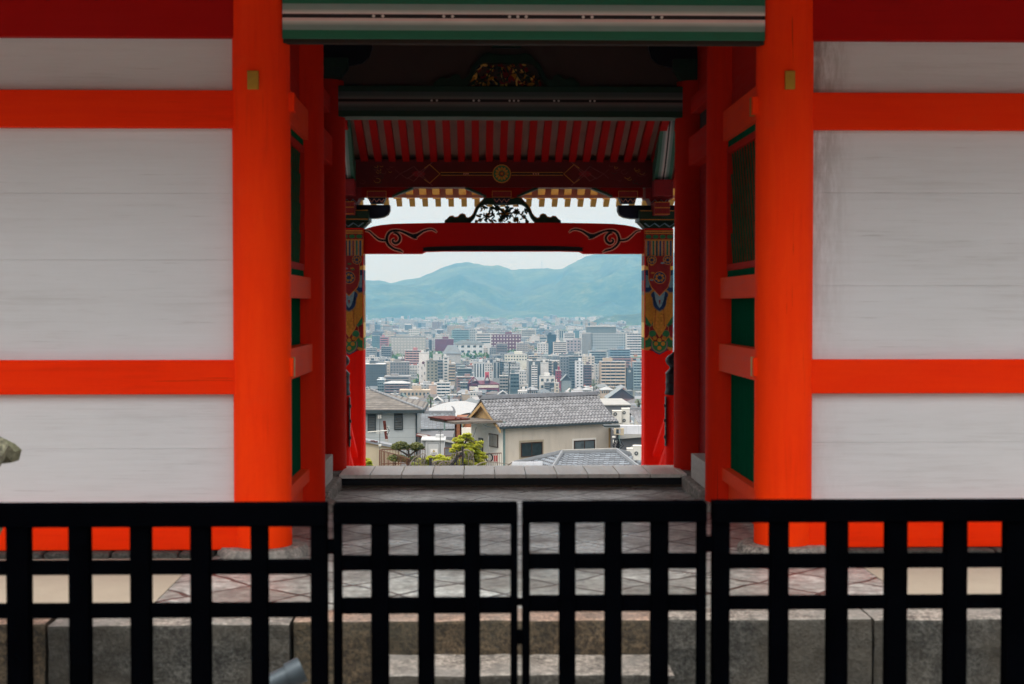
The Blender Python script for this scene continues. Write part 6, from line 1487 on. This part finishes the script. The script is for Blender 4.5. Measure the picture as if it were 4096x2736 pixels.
hero('E', 1040, 85, 1095, 180, (.56, .53, .45), 'cream block with paired windows behind the brown tower', 'grid', 3, 4, yb=400)
hero('E', 1097, 85, 1185, 290, (.5, .47, .43), 'cream grey tower with stair column behind the brown tower', 'grid', 2, 6, yb=420)
hero('E', 130, 300, 240, 490, (.10, .14, .15), 'dark teal flats right of the crane foot', 'balcony', 3, 4, yb=560)
hero('E', 240, 270, 330, 440, W_, 'white stepped flats left of the black tower', 'grid', 3, 4, yb=540)
hero('E', 245, 440, 350, 500, (.45, .44, .42), 'plain pale grey block below the white stepped flats', 'grid', 2, 1, yb=560)
hero('E', 560, 410, 620, 500, (.2, .2, .2), 'small dark shop block below the plain white block', 'bands', 2, 3, yb=545)
hero('E', 620, 410, 690, 490, (.08, .09, .09), 'black glass shop beside the small dark shop block', 'bands', 2, 2, yb=545)
hero('E', 690, 420, 740, 570, (.46, .42, .36), 'narrow beige chimney-like building', 'grid', 1, 4, yb=600)
hero('E', 1355, 610, 1700, 640, (.16, .09, .08), 'temple with large grey tiled gable roof and dark gable', None, yb=700, rooftype='gable', top=8.5, roofcol=(.22, .25, .26), depth=25)
hero('E', 835, 540, 935, 560, W_, 'white storehouse with bright gabled roof', None, yb=610, rooftype='gable', top=4, roofcol=(.6, .6, .6))
hero('E', 1270, 500, 1410, 560, (.42, .34, .26), 'tan house with flat grey tiled roof', 'grid', 5, 1, yb=620, rooftype='hip', top=3, roofcol=(.38, .4, .41))
hero('E', 1040, 500, 1130, 555, W_, 'white house with grey roof left of the tan house', 'grid', 4, 1, yb=620, rooftype='hip', top=3, roofcol=(.38, .4, .41))
hero('E', 775, 385, 895, 470, (.2, .24, .25), 'dark temple gate with curved gabled roof', None, yb=540, rooftype='gable', top=6, roofcol=(.2, .24, .25))
hero('E', 940, 500, 1040, 550, (.42, .4, .36), 'low townhouse left of the white house with grey roof', 'grid', 4, 1, yb=620, rooftype='hip', top=2, roofcol=(.35, .37, .38))
hero('E', 230, 520, 340, 570, W_, 'low white townhouse before the crane foot', 'grid', 4, 1, yb=640, roofcol=(.5, .5, .5))
hero('E', 340, 500, 470, 560, (.3, .3, .3), 'low grey roofed townhouse below the black tower', 'grid', 5, 1, yb=630, rooftype='hip', top=3, roofcol=(.27, .29, .31))

# crane
Dk = 1000; q = lambda x, y: P(x, y, Dk); o = thing('tower_crane', tuple(q(2034, 1600))[:2] + (terr(Dk),), 'thin dark crane mast with a level lattice boom above the low roofs', 'crane')
MB().tube((q(2029, 1580).x, Dk, terr(Dk)), q(2038, 1462), .45, .35, 6).build('mast', M['trimdark'], o)
MB().tube(q(1984, 1445), q(2066, 1456), .3, .25, 5).build('boom', M['trimdark'], o)
for k in range(10): MB().tube(q(1984 + 8 * k, 1445 + k * 1.07), q(1990 + 8 * k, 1440 + k * 1.07), .12, n=4).build('brace', M['louvre'], o)
MB().tube(q(1984, 1440), q(2058, 1451), .15, n=4).build('upper_chord', M['louvre'], o); MB().tube(q(2038, 1462), q(2038, 1447), .4, n=5).build('cab', M['trimdark'], o)

# street trees in the city
def blobtree(x, y, h_px, D, lab, seed, conif=False):
    rr = random.Random(seed); top = P(x, y, D); k_ = D / FPX; h = h_px * k_; z0 = terr(D); o = thing('tree', (top.x, D, z0), lab, 'tree', 'trees among the city roofs')
    MB().path([(top.x, D, z0), (top.x + .2, D, top.z - h * .6), (top.x, D, top.z - h * .2)], [.5, .35, .12], 6).build('trunk', M['bark_t'], o)
    mb = MB(); n_ = 22
    for i in range(n_):
        t = rr.random(); w = h * (.42 if not conif else .12 + .3 * t) * (math.sin(math.pi * min(1, .15 + t * .8)) if not conif else 1)
        a = rr.uniform(0, 6.28); r = rr.uniform(.2, 1) * w
        leaves(mb, (top.x + r * math.cos(a), D + r * math.sin(a), top.z - h * (.06 + .85 * t)), (w * .45, w * .45, w * .3), 38, h * .035, rr, .8, .2)
    mb.build('crown', M['tree'], o)
for i, a in enumerate([(1721, 1576, 50, 620, 'bright green conical tree left of the white arched roof', True), (1795, 1582, 18, 800, 'low green tree above the white arched roof', False), (2553, 1594, 36, 420, 'round green tree at the right pillar above the roofs', False), (1893, 1444, 12, 1700, 'tiny green tree by the temple hall roof', False), (2120, 1550, 10, 1150, 'tiny lime green bush between low roofs', False), (2280, 1548, 22, 1150, 'dark tree left of the white storehouse', False), (2385, 1540, 16, 1300, 'dark garden tree before the broad beige apartments', False), (2376, 1515, 30, 1350, 'narrow dark cypress right of the brown tower', True), (2405, 1590, 30, 300, 'yellow green bamboo tuft at the end of the tiled roof', False), (1480, 1548, 16, 1200, 'dark tree at the foot of the dark glass hotel', False), (2460, 1548, 12, 1330, 'garden tree before the dark slate emblem tower', False)]): blobtree(a[0], a[1], a[2], a[3], a[4], 100 + i, a[5])

# fillers
rf_ = random.Random(31)
PAL = [(.40, .41, .40), (.34, .36, .37), (.27, .29, .30), (.42, .39, .34), (.34, .30, .25), (.18, .20, .215), (.11, .13, .145), (.20, .15, .13), (.50, .51, .51), (.26, .30, .33)]
PNAME = ['off white', 'pale grey', 'light grey', 'cream', 'beige', 'mid grey', 'dark grey', 'brown', 'white', 'bluish grey']
cand = []; D = 560
while D < 7900:
    step = 15 + D * .013 if D < 2600 else 22 + D * .016
    half = 1.18 * D * 556 / FPX; cxw = D * (2012 - 1911) / FPX
    x = cxw - half * 1.35
    while x < cxw + half * 1.35:
        low = D < 1100 or (D > 3000 and rf_.random() < .7) or rf_.random() < .42
        w = rf_.uniform(7, 14) if low else rf_.uniform(12, 30)
        if D > 3000: w *= rf_.uniform(1.1, 2.6)
        h = rf_.uniform(6, 9) if low else rf_.choice([12, 15, 18, 22, 26, 31]) * (1 if D < 3500 else .8)
        if D > 3000 and rf_.random() < .03: h = rf_.uniform(25, 38)
        d = rf_.uniform(9, 16) if low else rf_.uniform(12, 20)
        y = D + rf_.uniform(0, step * .5); z0 = terr(y)
        v = CAMR.transposed() @ Vector((x, y, z0 + h)); ix, iy = 2048 + v.x / -v.z * FPX, 1368 - v.y / -v.z * FPX
        wpx = w / y * FPX; ok = True
        for (xa, ya, xb, yb_, Dh, _) in HERO:
            if ix < xb and ix + wpx > xa:
                if y < Dh and iy < ya + (yb_ - ya) * .93 and iy + 3 > ya - 200 and iy < yb_ - 2: ok = False; break
                if abs(y - Dh) < 32 and ix + wpx > xa - 4 and ix < xb + 4 and iy > ya: ok = False; break
        if ok and not (iy < 1250): cand.append((x, y, z0, w, d, h, low, ix, iy, wpx))
        x += w + rf_.uniform(.5, 5 + D * .0018) + (rf_.uniform(0, 14) if rf_.random() < .2 else 0)
    D += step
def bld(mb, c, local=False):
    x, y, z0, w, d, h, low = c[:7]; k = rf_.randrange(len(PAL)); col = PAL[k]; mb.col = col; r = R(rf_.choice([0, 3, -5, 8, 12, -12])); u = Vector((math.cos(r), math.sin(r), 0)); v = Vector((-u.y, u.x, 0))
    C0_ = Vector((x, y, 0)); pt = lambda a, b, z: tuple(C0_ + u * a + v * b + Vector((0, 0, z)))
    q = lambda a0, a1, b0, b1, za, zb, m: mb.hexa([pt(a0, b0, za), pt(a1, b0, za), pt(a1, b1, za), pt(a0, b1, za)], [pt(a0, b0, zb), pt(a1, b0, zb), pt(a1, b1, zb), pt(a0, b1, zb)], m)
    q(0, w, 0, d, z0, z0 + h, 0); kind = 'flat'
    if low and rf_.random() < .62:
        kind = rf_.choice(['gable', 'hip']); g = rf_.choice([(.17, .19, .20), (.22, .235, .25), (.13, .15, .165), (.30, .31, .32), (.12, .11, .105)]); mb.col = g; e = .7; hz = rf_.uniform(2, 3.4)
        i_ = 0 if kind == 'gable' else d * .35
        mb.hexa([pt(-e, -e, z0 + h), pt(w + e, -e, z0 + h), pt(w + e, d + e, z0 + h), pt(-e, d + e, z0 + h)], [pt(-e + i_, d / 2 - .1, z0 + h + hz), pt(w + e - i_, d / 2 - .1, z0 + h + hz), pt(w + e - i_, d / 2 + .1, z0 + h + hz), pt(-e + i_, d / 2 + .1, z0 + h + hz)], 1)
    else:
        mb.col = rf_.choice([(.30, .32, .32), (.22, .24, .24), (.40, .41, .40), (.17, .21, .21)]); q(.3, w - .3, .3, d - .3, z0 + h, z0 + h + .25, 1)
        if not low: mb.col = col; a = rf_.uniform(0, w * .6); q(a, a + w * .3, d * .3, d * .7, z0 + h + .25, z0 + h + rf_.uniform(2, 4), 0)
        for _ in range(2 if low else 4):
            mb.col = rf_.choice([(.5, .5, .5), (.1, .11, .12), (.3, .3, .28), (.35, .12, .08)]); a = rf_.uniform(.5, w * .85); b = rf_.uniform(.5, d * .5); s_ = rf_.uniform(.6, 2)
            q(a, a + s_, b, b + s_, z0 + h + .25, z0 + h + rf_.uniform(1, 2.6), 1)
    if not low:       # balcony slabs or a ribbon of dark glass down one bay
        if rf_.random() < .5:
            mb.col = mul(col, 1.2); n_ = int(h / 3.2)
            for j in range(n_): q(w * .1, w * .9, -1.1, -.02, z0 + 3.2 * j + .3, z0 + 3.2 * j + 1.3, 1)
        else:
            mb.col = (.05, .065, .075); a = rf_.uniform(.05, .7) * w; q(a, a + w * .18, -.12, 0, z0 + 2, z0 + h - 1, 1)
    return PNAME[k], kind
import collections
vis = [c for c in cand if 1440 < c[7] < 2590 and c[8] < 1615]
vis.sort(key=lambda c: -(c[9] * c[5] / c[1]))
ind = vis[:185]; ids = set(id(c) for c in ind)
made = []
for c in ind:
    mb = MB(); i0 = len(mb.v); pn, kind = bld(mb, c)
    # walls and roof as two parts
    o = empty('city_house' if c[6] else 'city_block', (c[0] + c[3] / 2, c[1] + c[4] / 2, c[2]))
    wv = MB(); rv = MB()
    for f, m, cc in zip(mb.f, mb.m, mb.c):
        t = wv if m == 0 else rv; t.col = cc; t.face([mb.v[i] for i in f], 0)
    wv.build('wall', M['city'], o); rv.build('roof', M['croof'], o)
    lo = Vector((c[7] + c[9] / 2, c[8])); hs = sorted(HERO, key=lambda h_: abs((h_[0] + h_[2]) / 2 - lo.x) + 1.5 * abs((h_[1] + h_[3]) / 2 - lo.y))[:1][0]
    cx_, cy_ = (hs[0] + hs[2]) / 2, (hs[1] + hs[3]) / 2; dx, dy = lo.x - cx_, lo.y - cy_
    rel = ('right of' if dx > 0 else 'left of') if abs(dx) > abs(dy) * 1.2 else ('beyond' if dy < 0 else 'in front of')
    short = hs[5]
    for cut in (' with ', ' right of ', ' left of ', ' beside ', ' before ', ' behind ', ' above ', ' below ', ' between ', ' under ', ' poking ', ' at ', ', ', ' in the ', ' on the '):
        if cut in short: short = short.split(cut)[0]
    made.append([o, pn, kind, 'house' if c[6] else 'block', rel, short, lo.x, lo.y])
cnt = collections.defaultdict(list)
for m_ in made: cnt[tuple(m_[1:6])].append(m_)
ordn = ['leftmost', 'second from left', 'third from left', 'fourth from left', 'fifth from left', 'sixth from left', 'seventh from left', 'eighth from left']
for key, L_ in cnt.items():
    L_.sort(key=lambda m_: m_[6])
    for i, m_ in enumerate(L_):
        o = m_[0]; s_ = '%s %s-roofed %s %s the %s' % (m_[1], m_[2], m_[3], m_[4], ' '.join(m_[5].split()[:6]))
        if len(L_) > 1: s_ += ', ' + ordn[min(i, 7)]
        tag(o, s_, 'house' if m_[3] == 'house' else 'building', 'low houses of the city' if m_[3] == 'house' else 'filler blocks of the city')
mb = MB()
for c in cand:
    if id(c) not in ids: bld(mb, c)
tag(mb.build('distant_city', [M['city'], M['croof']]), 'dense far carpet of small pale buildings reaching the hills', 'city', kind='stuff')
# patches of trees in the far plain
mb = MB(); rr = random.Random(77)
for k in range(150):
    D = rr.uniform(1500, 7800); x = rr.uniform(-.13, .18) * D; w = rr.uniform(8, 60) * (1 + D / 4000)
    for j in range(int(3 + w / 8)):
        c = (x + rr.uniform(-w, w), D + rr.uniform(-15, 15), terr(D) + rr.uniform(3, 9)); leaves(mb, c, (w * .3 + 3, 10, 5), 26, 4.5, rr, .8, .1)
tag(mb.build('distant_greenery', M['tree']), 'scattered tree patches between the far city roofs', 'trees', kind='stuff')

# ------------------------------------------------------------------ HILLS
M['forest'] = (lambda: None)()
def forest():
    m, nt, p = new_mat('forested_slope'); n = noise_(nt, coords(nt, 'World', (1, 1, 1.6)), .0032, 9, .68); n2 = noise_(nt, coords(nt, 'World'), .03, 6, .7)
    f = math_(nt, 'ADD', math_(nt, 'MULTIPLY', n, .6), math_(nt, 'MULTIPLY', n2, .4))
    nt.links.new(ramp(nt, f, [(.40, (.008, .022, .016)), (.5, (.03, .06, .030)), (.57, (.07, .105, .05)), (.66, (.15, .16, .09))]), p.inputs['Base Color']); p.inputs['Roughness'].default_value = .95; return m
M['forest'] = forest()
def ridge_h(pts, x):
    if x <= pts[0][0]: return pts[0][1]
    for (xa, ya), (xb, yb_) in zip(pts, pts[1:]):
        if x <= xb:
            t = (x - xa) / (xb - xa); t = t * t * (3 - 2 * t) * .5 + t * .5; return ya + (yb_ - ya) * t
    return pts[-1][1]
def hill(name, pts, D, reach, back, seed, nx=420, ny=60, amp=.25, x0=900, x1=3200):
    """ridge line in photo pixels at depth D; the slope falls to the plain in front"""
    mb = MB(); g = []
    for j in range(ny + 1):
        t = j / ny; y = D - reach + (reach + back) * t; row = []
        for i in range(nx + 1):
            px = x0 + (x1 - x0) * i / nx; X = P(px, 1200, D).x * (1 + (y - D) / D * .3)
            wv_ = mnoise.noise(Vector((X * .0012, y * .0012, seed))) * 70
            zr_ = P(px, ridge_h(pts, px + wv_ * (1 - min(1, y / D) ** 8) * 1.5), D).z
            if y <= D: s_ = (y - (D - reach)) / reach; prof = s_ ** .85 if s_ > 0 else 0
            else: prof = 1 - (y - D) / back * .6
            sp = mnoise.fractal(Vector((X * .0016, y * .0016, seed)), 1, 2, 6); rid = 1 - abs(mnoise.noise(Vector((X * .0022, y * .0009, seed + 9)))) * 2
            k_ = math.sin(math.pi * min(1, max(0, prof))) if y <= D else .3
            z = -85 + (zr_ + 85) * prof + (zr_ + 85) * amp * k_ * (sp * .35 + (rid - .5) * .5)
            z += mnoise.fractal(Vector((X * .02, y * .02, seed)), 1, 2, 4) * 4 * min(1, prof * 3)
            row.append((X, y, max(-88, z)))
        g.append(row)
    me = bpy.data.meshes.new(name); vs = [p for r in g for p in r]; n1 = nx + 1
    me.from_pydata(vs, [], [(j * n1 + i, j * n1 + i + 1, (j + 1) * n1 + i + 1, (j + 1) * n1 + i) for j in range(ny) for i in range(nx)])
    me.materials.append(M['forest']); [setattr(f, 'use_smooth', True) for f in me.polygons]
    o = bpy.data.objects.new(name, me); COL.objects.link(o); tag(o, kind='structure'); return o
main = [(900, 1150), (1200, 1110), (1380, 1112), (1456, 1121), (1520, 1122), (1566, 1131), (1623, 1119), (1665, 1114), (1719, 1093), (1783, 1066), (1824, 1054), (1869, 1048), (1898, 1055), (1958, 1063), (1990, 1061), (2022, 1069), (2048, 1081), (2083, 1077), (2128, 1075), (2169, 1073), (2207, 1075), (2246, 1078), (2277, 1058), (2319, 1038), (2344, 1026), (2388, 1014), (2450, 985), (2530, 962), (2600, 968), (2690, 1010), (2800, 1060), (3200, 1120)]
hill('hills', main, 9800, 2100, 1500, 3.3, amp=.45)
hill('hills', [(900, 1150), (1300, 1130), (1456, 1138), (1499, 1141), (1530, 1138), (1566, 1139), (1607, 1141), (1655, 1149), (1697, 1157), (1735, 1170), (1767, 1182), (1830, 1215), (1900, 1250), (1960, 1290), (3200, 1290)], 8600, 900, 700, 8.1, amp=.2)
hill('hills', [(900, 1290), (1960, 1290), (2060, 1215), (2112, 1170), (2160, 1160), (2230, 1168), (2300, 1150), (2400, 1120), (2520, 1085), (2640, 1120), (2800, 1160), (3200, 1200)], 9000, 1300, 700, 12.7, amp=.3)
hill('hills', [(900, 1300), (2330, 1300), (2357, 1293), (2395, 1275), (2431, 1264), (2463, 1258), (2498, 1260), (2536, 1257), (2568, 1253), (2640, 1250), (2760, 1275), (3200, 1300)], 5600, 260, 300, 15.2, nx=500, ny=30, amp=.15)
# transmission towers on the ridge
M['pylon'] = simple('pylon_steel', (.2, .2, .2), .6, .1, .1)
for x, yb_, yt, lab in ((1687, 1108, 1095, 'small faint pylon on the left mountain slope'), (2167, 1074, 1047, 'tall faint pylon on the mountain saddle')):
    D = 9780; b, t = P(x, yb_ + 2, D), P(x, yt, D); h = t.z - b.z; o = thing('pylon', tuple(b), lab, 'pylon', 'pylons on the mountain ridge')
    for sx, sy in ((-1, -1), (1, -1), (1, 1), (-1, 1)): MB().tube((b.x + sx * h * .09, D + sy * h * .09, b.z), (t.x + sx * .4, D + sy * .4, t.z), .7, .5, 4).build('leg', M['pylon'], o)
    for f in (.75, .88, .97): MB().tube((b.x - h * .1, D, b.z + h * f), (b.x + h * .1, D, b.z + h * f), .7, n=4).build('crossarm', M['pylon'], o)

# ------------------------------------------------------------------ HAZE
hz = MB().box(-9000, 9000, -70, 11600, -90, 620).build('haze', bpy.data.materials.new('haze_air')); tag(hz, kind='stuff')
hm = hz.data.materials[0]; hm.use_nodes = True; nt = hm.node_tree; nt.nodes.clear()
ho = N(nt, 'ShaderNodeOutputMaterial'); hv = N(nt, 'ShaderNodeVolumePrincipled'); hv.inputs['Color'].default_value = (.16, .56, 1.0, 1)
hv.inputs['Absorption Color'].default_value = (1, 1, 1, 1)
hv.inputs['Density'].default_value = 1.12e-4; hv.inputs['Anisotropy'].default_value = .0; nt.links.new(hv.outputs[0], ho.inputs['Volume'])
